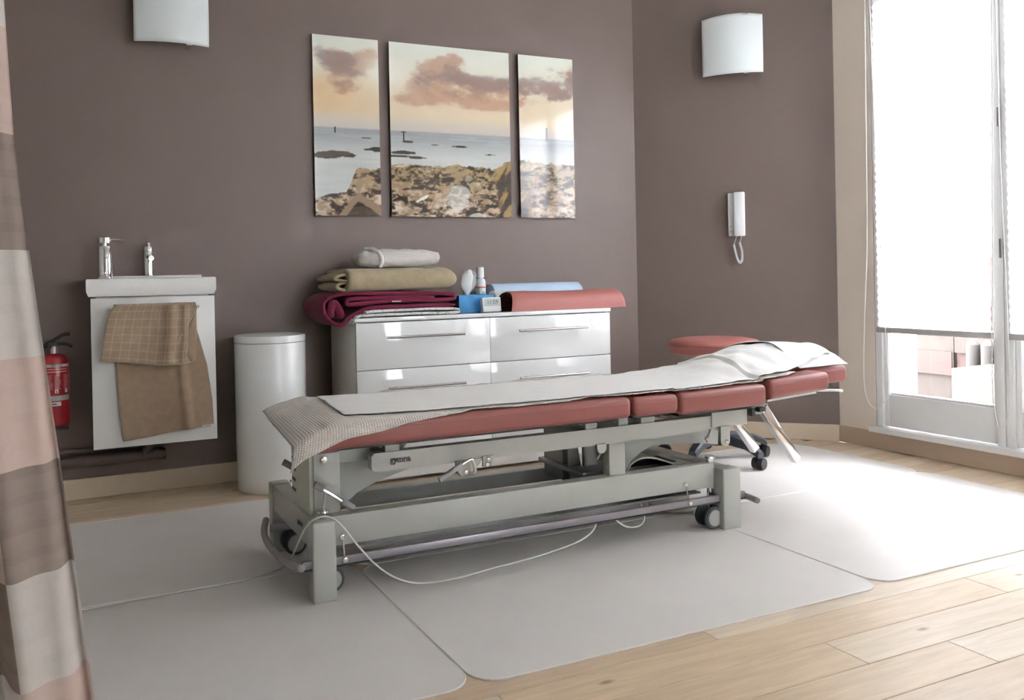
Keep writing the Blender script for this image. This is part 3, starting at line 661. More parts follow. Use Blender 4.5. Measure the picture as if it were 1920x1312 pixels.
# folded textiles on the dresser
def ribbon(path, th, y0, y1, axis='Y', nseg=14, wob=.004, seed=0, k=6, wedge=None):
    """closed strip: 2-D path thickened, extruded along an axis, softly wobbling"""
    P = catmull([(a, b, 0) for a, b in path], k); n = len(P); L_, R_ = [], []
    for i, p_ in enumerate(P):
        t = (P[min(i + 1, n - 1)] - P[max(i - 1, 0)]).normalized(); nn = Vector((-t.y, t.x, 0))
        f = min(1, (i + .6) / 2.0, (n - 1 - i + .6) / 2.0)
        L_.append(p_ + nn * th / 2 * f); R_.append(p_ - nn * th / 2 * f)
    loop = L_ + R_[::-1]; bm = bmesh.new(); rings = []; uvl = bm.loops.layers.uv.new('UVMap')
    plen = [0]
    for a, b in zip(loop, loop[1:]): plen.append(plen[-1] + (b - a).length)
    for j in range(nseg + 1):
        t = j / nseg; y = y0 + (y1 - y0) * t; e = min(1, (min(t, 1 - t) * nseg + .35) / 1.6)
        cen = sum(loop, Vector()) / len(loop); rr = []
        for q in loop:
            a_, b_ = q.x, q.y
            mid = q
            dx = wob * nz(a_ * 12 + seed, y * 12, b_ * 12); dz = wob * nz(a_ * 12 + seed, y * 12, b_ * 12 + 9)
            yy = y + wob * 1.5 * nz(a_ * 10, b_ * 30, seed + 4) * (1 if t in (0, 1) else 0)
            sh = 1 - .04 * (1 - e)
            A_, B_ = cen.x + (a_ - cen.x) * (1 if not wedge else 1) + dx, b_ + dz * .6
            rr.append(bm.verts.new((A_, yy, B_) if axis == 'Y' else (yy, A_, B_)))
        rings.append(rr)
    m_ = len(loop)
    for j, (A, D) in enumerate(zip(rings, rings[1:])):
        for k_ in range(m_):
            f = bm.faces.new((A[k_], A[(k_ + 1) % m_], D[(k_ + 1) % m_], D[k_]))
            for l, (kk, jj) in zip(f.loops, ((k_, j), (k_ + 1, j), (k_ + 1, j + 1), (k_, j + 1))): l[uvl].uv = (plen[min(kk, m_ - 1)], (y1 - y0) * jj / nseg)
    h = n
    for R2 in (rings[0], rings[-1]):
        for i in range(n - 1):
            bm.faces.new((R2[i], R2[i + 1], R2[m_ - 2 - i], R2[m_ - 1 - i]))
    return bm
z0 = DZ + .0015
sheet_m = cloth_mat('sheet_patterned', '#dedbd6', cell=.004, bump=.3, var=.03)
N = sheet_m.node_tree.nodes; L = sheet_m.node_tree.links
uvn = [n for n in N if n.type == 'UVMAP'][0]; tcn = [n for n in N if n.type == 'TEX_COORD'][0]
vo = N.new('ShaderNodeTexVoronoi'); vo.feature = 'DISTANCE_TO_EDGE'; vo.inputs['Scale'].default_value = 22
nn_ = N.new('ShaderNodeTexNoise'); nn_.inputs['Scale'].default_value = 30; ad = N.new('ShaderNodeVectorMath'); ad.operation = 'MULTIPLY_ADD'; ad.inputs[1].default_value = (.05,) * 3
L.new(tcn.outputs['Object'], nn_.inputs[0]); L.new(nn_.outputs['Color'], ad.inputs[0]); L.new(tcn.outputs['Object'], ad.inputs[2]); L.new(ad.outputs[0], vo.inputs[0])
cr_ = N.new('ShaderNodeValToRGB'); cr_.color_ramp.elements[0].position = .015; cr_.color_ramp.elements[1].position = .05; cr_.color_ramp.elements[0].color = (.42, .41, .43, 1); cr_.color_ramp.elements[1].color = (*lin('#dedbd6'), 1)
L.new(vo.outputs['Distance'], cr_.inputs[0]); L.new(cr_.outputs[0], N['Principled BSDF'].inputs['Base Color'])
fs = ribbon([(1.112, .675), (1.128, .700), (1.16, z0 + .008), (1.35, z0 + .009), (1.58, z0 + .007), (1.605, z0 + .015), (1.58, z0 + .024), (1.4, z0 + .026), (1.2, z0 + .024), (1.17, z0 + .018)], .011, 3.305, 3.60, wob=.003, seed=3)
tag(emit('folded_sheet', fs, sheet_m, base=(1.35, 3.45, z0), smooth='all'), 'folded white sheet with a dark scribbled pattern, lowest in the textile stack', 'sheet')
burg = cloth_mat('towel_burgundy', '#6b2038', cell=.004, bump=.8, var=.12)
zb_ = z0 + .036
fb = ribbon([(1.60, zb_ + .004), (1.50, zb_ + .006), (1.34, zb_ + .006), (1.22, zb_ + .004), (1.15, zb_ - .012), (1.105, zb_ - .040), (1.075, zb_ - .062), (1.04, zb_ - .055), (1.01, zb_ - .03), (.995, zb_ + .00), (1.0, zb_ + .035), (1.04, zb_ + .058), (1.12, zb_ + .066), (1.25, zb_ + .064), (1.45, zb_ + .060), (1.58, zb_ + .052), (1.605, zb_ + .040), (1.58, zb_ + .030), (1.45, zb_ + .030), (1.28, zb_ + .030), (1.14, zb_ + .022), (1.10, zb_ + .022), (1.10, zb_ + .038), (1.15, zb_ + .044), (1.3, zb_ + .046), (1.5, zb_ + .043)], .0155, 3.33, 3.60, wob=.006, seed=11)
bt = emit('burgundy_blanket', fb, burg, base=(1.3, 3.45, z0), smooth='all')
tag(bt, 'burgundy fleece blanket folded in a loose roll, drooping over the dresser end', 'blanket')
emit('care_label', B(1.297, 1.338, 3.318, 3.3215, .765, .770), mat('label_grey', '#c8bcc2', rough=.6), bt)
# inner filling of the droop
emit('fold', ribbon([(1.035, zb_ - .035), (1.03, zb_ - .005), (1.045, zb_ + .028), (1.065, zb_ + .0), (1.075, zb_ - .04)], .030, 3.34, 3.59, wob=.006, seed=2), burg, bt, smooth='all')
olive = cloth_mat('towel_olive', '#a3967a', cell=.003, bump=.5, var=.07)
zo = zb_ + .078
fo_ = ribbon([(3.60, zo + .006), (3.40, zo + .006), (3.345, zo + .012), (3.325, zo + .035), (3.33, zo + .062), (3.36, zo + .080), (3.45, zo + .083), (3.60, zo + .080), (3.60, zo + .058), (3.45, zo + .056), (3.37, zo + .050), (3.36, zo + .036), (3.37, zo + .026), (3.45, zo + .028), (3.60, zo + .03)], .022, 1.10, 1.612, axis='X', nseg=26, wob=.005, seed=21)
for v in fo_.verts:
    if v.co.x > 1.56: v.co.y += (3.46 - v.co.y) * .12 * ((v.co.x - 1.56) / .05) ** 2; v.co.z += (zo + .04 - v.co.z) * .45 * min(1, ((v.co.x - 1.56) / .055)) ** 2
ot = emit('olive_towel', fo_, olive, base=(1.35, 3.45, zo), smooth='all'); tag(ot, 'thick olive beige towel folded on top of the burgundy blanket', 'towel')
emit('fold', ribbon([(1.15, zo + .004), (1.09, zo + .003), (1.055, zo + .016), (1.075, zo + .030), (1.12, zo + .034), (1.075, zo + .044), (1.05, zo + .052), (1.075, zo + .066), (1.15, zo + .075)], .013, 3.345, 3.58, wob=.009, seed=31), olive, ot, smooth='all')
wz = zo + .094
white_w = cloth_mat('waffle_white', '#e3e0da', cell=.006, bump=.9, var=.02)
def roll_fn(u, v):
    x = 1.175 + u * .39; a = 2 * PI * v
    e = math.sin(PI * min(1, max(0, u))) ** .35 if 0 < u < 1 else 0
    ry = .085 * (.55 + .45 * e); rz = .042 * (.35 + .65 * e)
    c, s = math.cos(a), math.sin(a); q = .62
    yy = math.copysign(abs(c) ** q, c) * ry; zz = math.copysign(abs(s) ** q, s) * rz
    return Vector((x + .006 * nz(a, u * 4, 2), 3.45 + yy + .004 * nz(u * 9, a * 2, 1), wz + .043 + zz + .005 * nz(u * 7, a * 1.5, 5)))
bm = grid(bmesh.new(), 40, 40, roll_fn, uvf=lambda u, v: (u * .39, v * .4)); bmesh.ops.remove_doubles(bm, verts=bm.verts, dist=.0005)
bmesh.ops.holes_fill(bm, edges=bm.edges)
rt_ = emit('white_waffle_towel', bm, white_w, base=(1.37, 3.45, wz), smooth='all'); tag(rt_, 'folded white waffle towel, topmost on the textile stack', 'towel')
emit('fold', tube(bmesh.new(), [(1.262, 3.375, wz + .006), (1.270, 3.362, wz + .035), (1.262, 3.372, wz + .066), (1.245, 3.41, wz + .084), (1.23, 3.46, wz + .086)], .0095, n=8), white_w, rt_, smooth='all')

# tissue box
tb = empty('tissue_box', (1.75, 3.45, z0), 'blue cardboard tissue box with a tissue pulled up', 'tissue box')
bx = mat('box_blue', '#3f8fc8', rough=.35, var=.35, vscale=14); bxd = mat('box_navy', '#23355c', rough=.4)
bm = B(1.655, 1.836, 3.40, 3.51, z0, z0 + .078); 
for f in bm.faces:
    f.normal_update()
bm.faces.ensure_lookup_table()
for f in bm.faces:
    if f.normal.x < -.5: f.material_index = 1
emit('carton', bm, [bx, bxd], tb)
def tis(u, v):
    a = u * 1.6 * PI; h = v; w_ = .012 + .026 * sstep(0, .45, h) - .014 * sstep(.8, 1, h)
    return Vector((1.725 + w_ * math.cos(a) + .014 * h + .006 * nz(a, h * 3, 2), 3.455 + .5 * w_ * math.sin(a), z0 + .074 + h * .118 + .01 * nz(a * 1.3, h, 7)))
emit('tissue', grid(bmesh.new(), 26, 16, tis, thick=.0008), mat('tissue_white', '#e6e8e8', rough=.9), tb, smooth='all')
# clock
ck = empty('digital_clock', (1.79, 3.345, z0), 'small white digital clock in front of the tissue box', 'clock')
tiltM = Matrix.Translation((1.795, 3.352, z0)) @ Matrix.Rotation(-.14, 4, 'X')
emit('case', B(-.047, .047, -.012, .012, 0, .066, bev=.003), mat('clock_white', '#eef0ef', rough=.3), ck, M=tiltM, smooth=35)
emit('display', B(-.040, .042, -.0132, -.0118, .026, .060), mat('lcd_grey', '#c3cdc9', rough=.25), ck, M=tiltM)
emit('digits', text_mesh('11:59', .026, tiltM @ Matrix.Translation((.002, -.0136, .043)) @ RX, ext=.0003), mat('lcd_ink', '#5d6866', rough=.5), ck)
emit('stand', B(-.04, .04, -.012, .034, 0, .006, bev=.002), mat('clock_foot', '#d9c6b4', rough=.4), ck, M=Matrix.Translation((1.795, 3.355, z0)))
# spray bottle
fb_ = empty('foam_bottle', (1.842, 3.545, z0), 'slim white pump bottle with a red line behind the tissue box', 'bottle')
Z_ = lambda r, z: (r, z0 + z)
emit('body', lathe(bmesh.new(), [Z_(0, 0), Z_(.024, 0), Z_(.0255, .004), Z_(.0255, .135), Z_(.022, .147), Z_(.013, .155), Z_(.013, .158), Z_(0, .158)], (1.842, 3.545, 0), n=32), mat('bottle_white', '#e7ecee', rough=.25), fb_, smooth=40)
emit('cap', lathe(bmesh.new(), [Z_(0, .157), Z_(.017, .157), Z_(.0185, .162), Z_(.0175, .203), Z_(.015, .207), Z_(0, .207)], (1.842, 3.545, 0), n=32), mat('cap_white', '#f2f5f6', rough=.2), fb_, smooth=40)
emit('label_band', lathe(bmesh.new(), [Z_(.0258, .107), Z_(.0260, .107), Z_(.0260, .114), Z_(.0258, .114)], (1.842, 3.545, 0), n=32), mat('band_red', '#d2674f', rough=.5), fb_, smooth=40)
bm = bmesh.new(); n = 10; V = [[bm.verts.new((1.842 + .0259 * math.sin(a_), 3.545 - .0259 * math.cos(a_), z0 + z)) for a_ in [-.2 + .8 * q / n for q in range(n + 1)]] for z in (.078, .090)]
for q in range(n): bm.faces.new((V[0][q], V[0][q + 1], V[1][q + 1], V[1][q]))
emit('label_patch', bm, mat('label_teal', '#8fb8c4', rough=.5), fb_, smooth='all')
# blue roll, white roll
def hroll(name, x0, x1, y, r, ri, m, label, core):
    o = empty(name, ((x0 + x1) / 2, y, z0), label, 'paper roll')
    bm = bmesh.new(); n = 40; Rg = []
    for x, r_ in ((x0 + .001, ri), (x0, r - .003), (x0 + .003, r), (x1 - .003, r), (x1, r - .003), (x1 - .001, ri)):
        Rg.append([bm.verts.new((x, y + r_ * math.cos(2 * PI * q / n), z0 + r + r_ * math.sin(2 * PI * q / n))) for q in range(n)])
    for A, D in zip(Rg, Rg[1:] + [Rg[0]]):
        for q in range(n): bm.faces.new((A[q], A[(q + 1) % n], D[(q + 1) % n], D[q]))
    emit('paper', bm, m, o, smooth=35)
    bm = bmesh.new(); Rg = []
    for x, r_ in ((x0 + .002, ri - .0002), (x1 - .002, ri - .0002), (x1 - .002, ri - .002), (x0 + .002, ri - .002)):
        Rg.append([bm.verts.new((x, y + r_ * math.cos(2 * PI * q / n), z0 + r + r_ * math.sin(2 * PI * q / n))) for q in range(n)])
    for A, D in zip(Rg, Rg[1:] + [Rg[0]]):
        for q in range(n): bm.faces.new((A[q], A[(q + 1) % n], D[(q + 1) % n], D[q]))
    emit('core', bm, core, o, smooth=35)
core_m = mat('cardboard', '#b5aa9a', rough=.8)
hroll('blue_paper_roll', 1.905, 2.41, 3.575, .0625, .020, mat('roll_blue', '#b9d0e6', rough=.8, bump=.1), 'long pale blue examination paper roll lying by the wall', core_m)
hroll('white_paper_roll', 1.883, 2.07, 3.510, .046, .016, mat('roll_white', '#e5e7e8', rough=.85), 'white paper towel roll lying behind the salmon cushion', core_m)
# half bolster cushion
def hb(u, v):
    x = 1.890 + u * .595; a = PI * v
    e = min(1, (u * .60 + .002) / .02) if u < .5 else min(1, ((1 - u) * .60 + .002) / .02)
    s = .90 + .10 * math.sqrt(max(0, 1 - (1 - e) ** 2)); sag = 1 - .05 * math.sin(PI * u) ** 2
    yy = math.cos(a); zz = math.sin(a)
    lean = .020 * (1 if u > .5 else -1) * ((abs(u - .5) * 2) ** 10) * (1 - zz)
    return Vector((x + lean, 3.378 - .085 * math.copysign(abs(yy) ** .75, yy) * s, z0 + .091 * (zz ** .70 if zz > 0 else 0) * s * sag))
bm = grid(bmesh.new(), 60, 28, hb); bmesh.ops.holes_fill(bm, edges=bm.edges)
hc = emit('bolster_cushion', bm, salmon2, base=(2.17, 3.37, z0), smooth=50); tag(hc, 'salmon half-round vinyl bolster cushion lying on the dresser end', 'cushion')

# ------------------------------------------------------------------ wash basin unit
wb = empty('washbasin_unit', (.33, 3.5, .23), 'small wall-hung wash basin on a white one-door cabinet', 'washbasin')
wb.location = (.33, 3.54, .23)
bm = bmesh.new(); box(bm, .118, .545, 3.452, YW, .262, .818, bev=.001); emit('cabinet', bm, lacquer_side, wb, smooth=35)
dd = emit('door', B(.098, .566, 3.432, 3.450, .232, .814, bev=.0015), door_white, wb, smooth=35)
bm = bmesh.new(); cyl(bm, (.160, 3.398, .772), (.500, 3.398, .772), .005, n=12)
for x in (.175, .487): cyl(bm, (x, 3.398, .772), (x, 3.432, .772), .004, n=10)
emit('handle', bm, steel, dd, smooth=40)
# basin: outer block with recessed bowl
bm = bmesh.new()
ox0, ox1, oy0, oy1, zt, zbm = .083, .573, 3.425, YW, .889, .820
bx0, bx1, by0, by1 = .20, .555, 3.45, 3.60
def ring(pts): return [bm.verts.new(p_) for p_ in pts]
def rect(x0, x1, y0, y1, z): return [(x0, y0, z), (x1, y0, z), (x1, y1, z), (x0, y1, z)]
Rg = [ring(rect(ox0 + .008, ox1 - .008, oy0 + .008, oy1, zbm)), ring(rect(ox0, ox1, oy0, oy1, zbm + .02)), ring(rect(ox0, ox1, oy0, oy1, zt - .004)), ring(rect(ox0 + .004, ox1 - .004, oy0 + .004, oy1, zt)), ring(rect(bx0, bx1, by0, by1, zt)), ring(rect(bx0 + .006, bx1 - .006, by0 + .006, by1 - .006, zt - .006)), ring(rect(bx0 + .03, bx1 - .03, by0 + .02, by1 - .02, zt - .055))]
for A, D in zip(Rg, Rg[1:]):
    for q in range(4): bm.faces.new((A[q], A[(q + 1) % 4], D[(q + 1) % 4], D[q]))
bm.faces.new(Rg[0]); bm.faces.new(Rg[-1]); emit('basin', bm, ceramic, wb, smooth=35)
emit('splash_rim', B(.18, .545, 3.605, YW, .889, .900, bev=.004), ceramic, wb, smooth=35)
fx, fy = .326, 3.565; zf = .901
fc = empty('basin_tap', (fx, fy, zf), 'chrome single-lever tap at the back of the wash basin', 'tap')
zf = .9005; fy = 3.622; fx = .330
fc.location = (fx, fy, zf)
emit('body', lathe(bmesh.new(), [(0, zf), (.024, zf), (.024, zf + .004), (.020, zf + .006), (.020, zf + .095), (.0185, zf + .098), (.0185, zf + .10), (.0205, zf + .102), (.0205, zf + .118), (.018, zf + .121), (0, zf + .121)], (fx, fy, 0), n=32), chrome, fc, smooth=40)
bm = bmesh.new(); cyl(bm, (fx, fy, zf + .078), (fx + .004, fy - .085, zf + .070), .011, n=16); emit('spout', bm, chrome, fc, smooth=40)
bm = bmesh.new(); cyl(bm, (fx, fy, zf + .119), (fx, fy - .045, zf + .130), .005, n=10); emit('lever', bm, chrome, fc, smooth=40)
sx_, sy_ = .158, 3.53; zq = .8895
sd = empty('soap_dispenser', (sx_, sy_, zq), 'tall chrome soap dispenser on the corner of the wash basin', 'dispenser')
emit('bottle', lathe(bmesh.new(), [(0, zq), (.0285, zq), (.0295, zq + .003), (.0295, zq + .127), (.0275, zq + .130), (0, zq + .130)], (sx_, sy_, 0), n=36), chrome, sd, smooth=40)
bm = bmesh.new(); cyl(bm, (sx_, sy_, zq + .13), (sx_, sy_, zq + .142), .009, n=16); cyl(bm, (sx_, sy_, zq + .142), (sx_, sy_, zq + .163), .026, n=32); cyl(bm, (sx_ + .02, sy_, zq + .157), (sx_ + .072, sy_ - .004, zq + .152), .0035, n=8)
emit('pump', bm, chrome, sd, smooth=40)
# hand towel over the door handle
hand_m = cloth_mat('hand_towel', '#96826d', cell=.003, bump=.5, line='#b9a996', lcell=.032, var=.08, lw=.055)
hand_b = cloth_mat('hand_towel_plain', '#8f7b66', cell=.003, bump=.5, var=.08)
def ht_front(u, v):       # v 0 at bar, 1 at hem
    z = .7835 - v * interp([(0, .205), (.3, .217), (.55, .232), (.8, .235), (1, .228)], u)
    xl = interp([(0, .180), (.15, .163), (.5, .145), (1, .128)], v); xr = interp([(0, .486), (.5, .487), (1, .474)], v)
    x = xl + (xr - xl) * u
    f = .009 * math.sin(u * 9 + 1) * (.3 + v) + .014 * math.exp(-((u - .70) / .05) ** 2) * (1 - .5 * v) + .011 * math.exp(-((u - .87) / .04) ** 2)
    return Vector((x, 3.390 - .004 * v - f - .004 * nz(u * 6, v * 5, 3), z))
def ht_back(u, v):
    z = .7805 - v * interp([(0, .520), (.3, .512), (.7, .494), (1, .484)], u)
    xl = interp([(0, .182), (.3, .178), (.5, .186), (.8, .196), (1, .208)], v); xr = interp([(0, .484), (.2, .49), (.5, .528), (.8, .546), (1, .550)], v)
    x = xl + (xr - xl) * u
    f = .004 * math.sin(u * 8 + 2) * v + .020 * math.exp(-((u - .70 - .02 * v) / .05) ** 2) * v
    return Vector((x, 3.4225 - f - .005 * sstep(0, .1, v), z))
tw = empty('hand_towel', (.33, 3.40, .26), 'brown checked hand towel draped over the basin cabinet handle', 'towel')
emit('front_layer', grid(bmesh.new(), 60, 40, ht_front, uvf=lambda u, v: (u * .33 + .004, v * .23 + .01), thick=.0045), hand_m, tw, smooth='all')
emit('back_layer', grid(bmesh.new(), 60, 70, ht_back, uvf=lambda u, v: (u * .34, v * .5), thick=.0045), hand_b, tw, smooth='all')
def ht_top(u, v):
    a = PI * v; x = .181 + u * .305
    return Vector((x, 3.4035 + .0145 * -math.cos(a), .7815 + .0085 * math.sin(a) + .001 * nz(u * 20, a, 1)))
emit('top_fold', grid(bmesh.new(), 60, 10, ht_top, uvf=lambda u, v: (u * .33, v * .04), thick=.004), hand_m, tw, smooth='all')
def ht_flap(u, v):
    x = .478 + .007 * v - u * .062 * (v ** 1.0) * sstep(1.5, .75, v) * 1.0; x = .484 - u * (.068 * sstep(0, .72, v) * (1 if v < .72 else 1 - (v - .72) / .42))
    return Vector((x - .004 * v, 3.378 - .006 * math.sin(PI * u), .778 - v * .222))
emit('turned_corner', grid(bmesh.new(), 14, 30, ht_flap, uvf=lambda u, v: (u * .06 + .012, v * .22 + .012), thick=.004), hand_b, tw, smooth='all')
hem = mat('hem_pale', '#bcab92', rough=.9)
bm = tube(bmesh.new(), [ht_front(u / 20, 1) + Vector((0, -.002, 0)) for u in range(21)], .0022, n=6, smooth=0); emit('hem', bm, hem, tw, smooth='all')
bm = tube(bmesh.new(), [ht_back(0, v / 20) + Vector((0, -.002, 0)) for v in range(21)] + [ht_back(u / 20, 1) + Vector((0, -.002, 0)) for u in range(21)], .0020, n=6, smooth=0); emit('hem', bm, hem, tw, smooth='all')
bm = tube(bmesh.new(), [ht_front(0, v / 20) + Vector((0, -.002, 0)) for v in range(21)], .0020, n=6, smooth=0); emit('hem', bm, hem, tw, smooth='all')
bm = tube(bmesh.new(), [ht_flap(1, v / 20) + Vector((0, -.004, 0)) for v in range(21)], .0018, n=6, smooth=0); emit('hem', bm, hem, tw, smooth='all')
emit('label', B(.502, .535, 3.3975, 3.400, .288, .298, bev=.0015), mat('towel_label', '#a8a39f', rough=.5, metal=.2), tw)

# heating pipes on the back wall
pp = mat('pipe_taupe', '#5a4d48', rough=.35)
for r_, pts, lb in ((.009, [(XL + .02, 3.625, .200), (.10, 3.625, .200), (.22, 3.625, .202)], 'thin painted pipe running along the wall above the thick pipe'),
                    (.023, [(XL + .02, 3.618, .158), (.20, 3.618, .158), (.285, 3.618, .162), (.315, 3.618, .185), (.322, 3.618, .23)], 'thick painted heating pipe bending up behind the wash basin')):
    tag(emit('wall_pipe', tube(bmesh.new(), pts, r_, n=16, smooth=5), pp, base=(-.5, 3.62, .16), smooth='all'), lb, 'pipe')

# ------------------------------------------------------------------ bin
bn = empty('waste_bin', (.800, 3.478, 0), 'tall white round waste bin between basin and dresser', 'bin')
emit('body', lathe(bmesh.new(), [(0, 0), (.143, 0), (.146, .004), (.1475, .30), (.1485, .608), (.1465, .611), (0, .611)], (.800, 3.478, 0), n=72), bin_white, bn, smooth=40)
emit('lid', lathe(bmesh.new(), [(0, .6125), (.1475, .6125), (.1492, .614), (.1492, .636), (.1465, .641), (.10, .645), (0, .646)], (.800, 3.478, 0), n=72), bin_white, bn, smooth=40)

# ------------------------------------------------------------------ fire extinguisher
ex = empty('fire_extinguisher', (-.034, 3.585, .30), 'red fire extinguisher on the wall beside the wash basin', 'fire extinguisher')
exr = mat('extinguisher_red', '#8c141d', rough=.3, coat=.3)
EX, EY = -.034, 3.588
emit('cylinder', lathe(bmesh.new(), [(0, .310), (.042, .310), (.050, .317), (.053, .330), (.053, .555), (.049, .577), (.038, .592), (.018, .600), (0, .600)], (EX, EY, 0), n=48), exr, ex, smooth=40)
bm = lathe(bmesh.new(), [(.0538, .321), (.0542, .325), (.0538, .329)], (EX, EY, 0), n=32)
emit('base_ring', B(-.05, .014, 3.53, 3.54, .305, .316, bev=.003), black, ex); bm.free()
bm = bmesh.new(); cyl(bm, (EX, EY, .598), (EX, EY, .628), .015, n=18); emit('valve', bm, steel, ex, smooth=40)
bm = bmesh.new(); tube(bm, [(EX - .03, EY, .640), (EX - .005, EY, .648), (EX + .03, EY, .670), (EX + .058, EY, .674)], .006, n=8); emit('carrying_handle', bm, black, ex, smooth='all')
bm = bmesh.new(); tube(bm, [(EX - .02, EY, .634), (EX + .01, EY, .638), (EX + .045, EY, .634), (EX + .066, EY, .624)], .0055, n=8); box(bm, EX - .024, EX + .012, EY - .012, EY + .012, .620, .645, bev=.004); emit('lever', bm, black, ex, smooth=40)
bm = bmesh.new(); tube(bm, [(EX - .02, EY, .632), (EX - .055, EY, .62), (EX - .066, EY, .56), (EX - .062, EY, .45), (EX - .062, EY, .38)], .009, n=10); emit('hose', bm, black, ex, smooth='all')
def band(z0_, z1_, m, a0, a1, name='label', r=.0535):
    n = 24; bm = bmesh.new(); V = [[bm.verts.new((EX + r * math.sin(a), EY - r * math.cos(a), z)) for a in [a0 + (a1 - a0) * q / n for q in range(n + 1)]] for z in (z0_, z1_)]
    for q in range(n): bm.faces.new((V[0][q], V[0][q + 1], V[1][q + 1], V[1][q]))
    emit(name, bm, m, ex, smooth='all')
lab_w = mat('label_white', '#c9c4bf', rough=.5); lab_s = mat('label_silver', '#a9a39f', rough=.5)
band(.549, .560, lab_w, -1.1, 1.2); band(.418, .438, lab_s, -1.1, 1.2); band(.398, .414, lab_w, -1.1, .42)
def exwrite(s, size, z, a, m): emit('lettering', text_mesh(s, size, Matrix.Translation((EX, EY, z)) @ Matrix.Rotation(a, 4, 'Z') @ RX, bend=.0538, ext=.0002, bold=.0002), m, ex)
exwrite('PATRULL', .0105, .5545, .18, ink); band(.4035, .4080, ink, -.2, .1, 'label_line', r=.0538)
pale = mat('label_print', '#d79c9a', rough=.5)
rl = random.Random(4)
for z in (.541, .531): band(z - .002, z + .002, pale, -.5, .95, 'label_line', r=.0537)
for col_, a in ((0, -.35), (1, .22), (2, .85)):
    for q in range(11):
        wdt = rl.uniform(.30, .46); z = .516 - q * .0052
        band(z, z + .0016, pale, a - .22, a - .22 + wdt, 'label_line', r=.0537)
for a in (.12, .85): band(.448, .462, lab_w, a - .12, a + .12, 'label_symbol', r=.0537)
band(.449, .458, exr, .08, .16, 'label_symbol', r=.0539)

# ------------------------------------------------------------------ wall lights
glass_w = mat('frosted_glass', '#dfe6e6', rough=.25, spec=.5, coat=.2)
def sconce(M4, W_, H_, label):
    o = empty('wall_light', M4 @ Vector((0, 0, 0)), label, 'wall light', 'square glass wall lights')
    def fn(u, v):
        a = (u - .5) * 2; b = (v - .5) * 2
        w_ = -.035 - .060 * math.cos(a * 1.1) - .012 * (1 - b * b)
        top = .010 * (1 - a * a) if v > .5 else .0
        return Vector((a * W_ / 2 * (1 - .02 * b * b * 0), w_, b * H_ / 2 + (top * (v - .5) * 2)))
    emit('shade', grid(bmesh.new(), 24, 16, fn, thick=-.004), glass_w, o, M=M4, smooth='all')
    emit('back_plate', B(-W_ * .32, W_ * .32, -.03, 0, -H_ * .32, H_ * .32, bev=.004), mat('plate_metal', '#d0d2d0', rough=.4), o, M=M4, smooth=35)
    bm = bmesh.new(); cyl(bm, (0, -.03, 0), (0, -.07, 0), .02); emit('lamp_holder', bm, mat('holder_white', '#dddddd', rough=.4), o, M=M4, smooth=40)
    for b in (-1, 1): emit('clip', B(W_ * .22 - .012, W_ * .22 + .012, -.096, -.028, b * (H_ / 2 + .004) - .003, b * (H_ / 2 + .004) + .003, bev=.001), chrome, o, M=M4)
sconce(Matrix.Translation((.440, YW, 2.012)), .300, .30, 'frosted glass wall light above the wash basin')
sconce(WM @ Matrix.Translation((.502, 0, 2.020)), .290, .292, 'frosted glass wall light above the intercom handset')

# ------------------------------------------------------------------ intercom
ic = empty('intercom_phone', WM @ Vector((.51, 0, 1.045)), 'white wall intercom handset with a coiled cord', 'intercom')
ip = mat('intercom_white', '#e4e7e8', rough=.35)
emit('base', B(.468, .550, -.032, 0, 1.046, 1.270, bev=.004), ip, ic, M=WM, smooth=35)
bm = bmesh.new(); prism(bm, [(.493, 1.044), (.549, 1.044), (.549, 1.272), (.493, 1.272)], -.058, -.032, bev=.007); emit('handset', bm, ip, ic, M=WM, smooth=45)
emit('button', B(.474, .486, -.035, -.031, 1.065, 1.075, bev=.001), mat('button_grey', '#c3c6c6', rough=.4), ic, M=WM)
emit('button', B(.474, .486, -.035, -.031, 1.090, 1.100, bev=.001), mat('button_grey2', '#c3c6c6', rough=.4), ic, M=WM)
base_path = catmull([(.493, -.025, 1.003), (.500, -.03, .965), (.510, -.03, .925), (.521, -.03, .908), (.531, -.03, .922), (.532, -.03, .965), (.522, -.03, 1.012)], 60)
cp = []
for i, p_ in enumerate(base_path):
    t = (base_path[min(i + 1, len(base_path) - 1)] - base_path[max(i - 1, 0)]).normalized(); a_ = Vector((0, 1, 0)); b2 = t.cross(a_); th = i * 1.05
    cp.append(p_ + (a_ * math.cos(th) + b2 * math.sin(th)) * .0052)
bm = tube(bmesh.new(), cp, .0017, n=5, smooth=0); tube(bm, [(.507, -.02, 1.046), (.503, -.022, 1.03), (.493, -.025, 1.003)], .002, n=6); tube(bm, [(.530, -.03, 1.046), (.528, -.03, 1.03), (.522, -.03, 1.012)], .002, n=6)
emit('coiled_cord', bm, ip, ic, M=WM, smooth='all')

# ------------------------------------------------------------------ seascape triptych (flat print as vertex colours)
def fbm(X_, Y_, seed, octv=5, per=1.0):
    rs = np.random.RandomState(seed); out = np.zeros_like(X_); amp = 1; tot = 0
    for o in range(octv):
        G = rs.rand(64, 64); fx_ = X_ * per * 2 ** o; fy_ = Y_ * per * 2 ** o
        xi = np.floor(fx_).astype(int); yi = np.floor(fy_).astype(int); tx = fx_ - xi; ty = fy_ - yi; tx = tx * tx * (3 - 2 * tx); ty = ty * ty * (3 - 2 * ty)
        g = lambda a, b: G[a % 64, b % 64]
        out += amp * ((g(xi, yi) * (1 - tx) + g(xi + 1, yi) * tx) * (1 - ty) + (g(xi, yi + 1) * (1 - tx) + g(xi + 1, yi + 1) * tx) * ty); tot += amp; amp *= .55
    return out / tot
def ss(a, b, x): t = np.clip((x - a) / (b - a), 0, 1); return t * t * (3 - 2 * t)
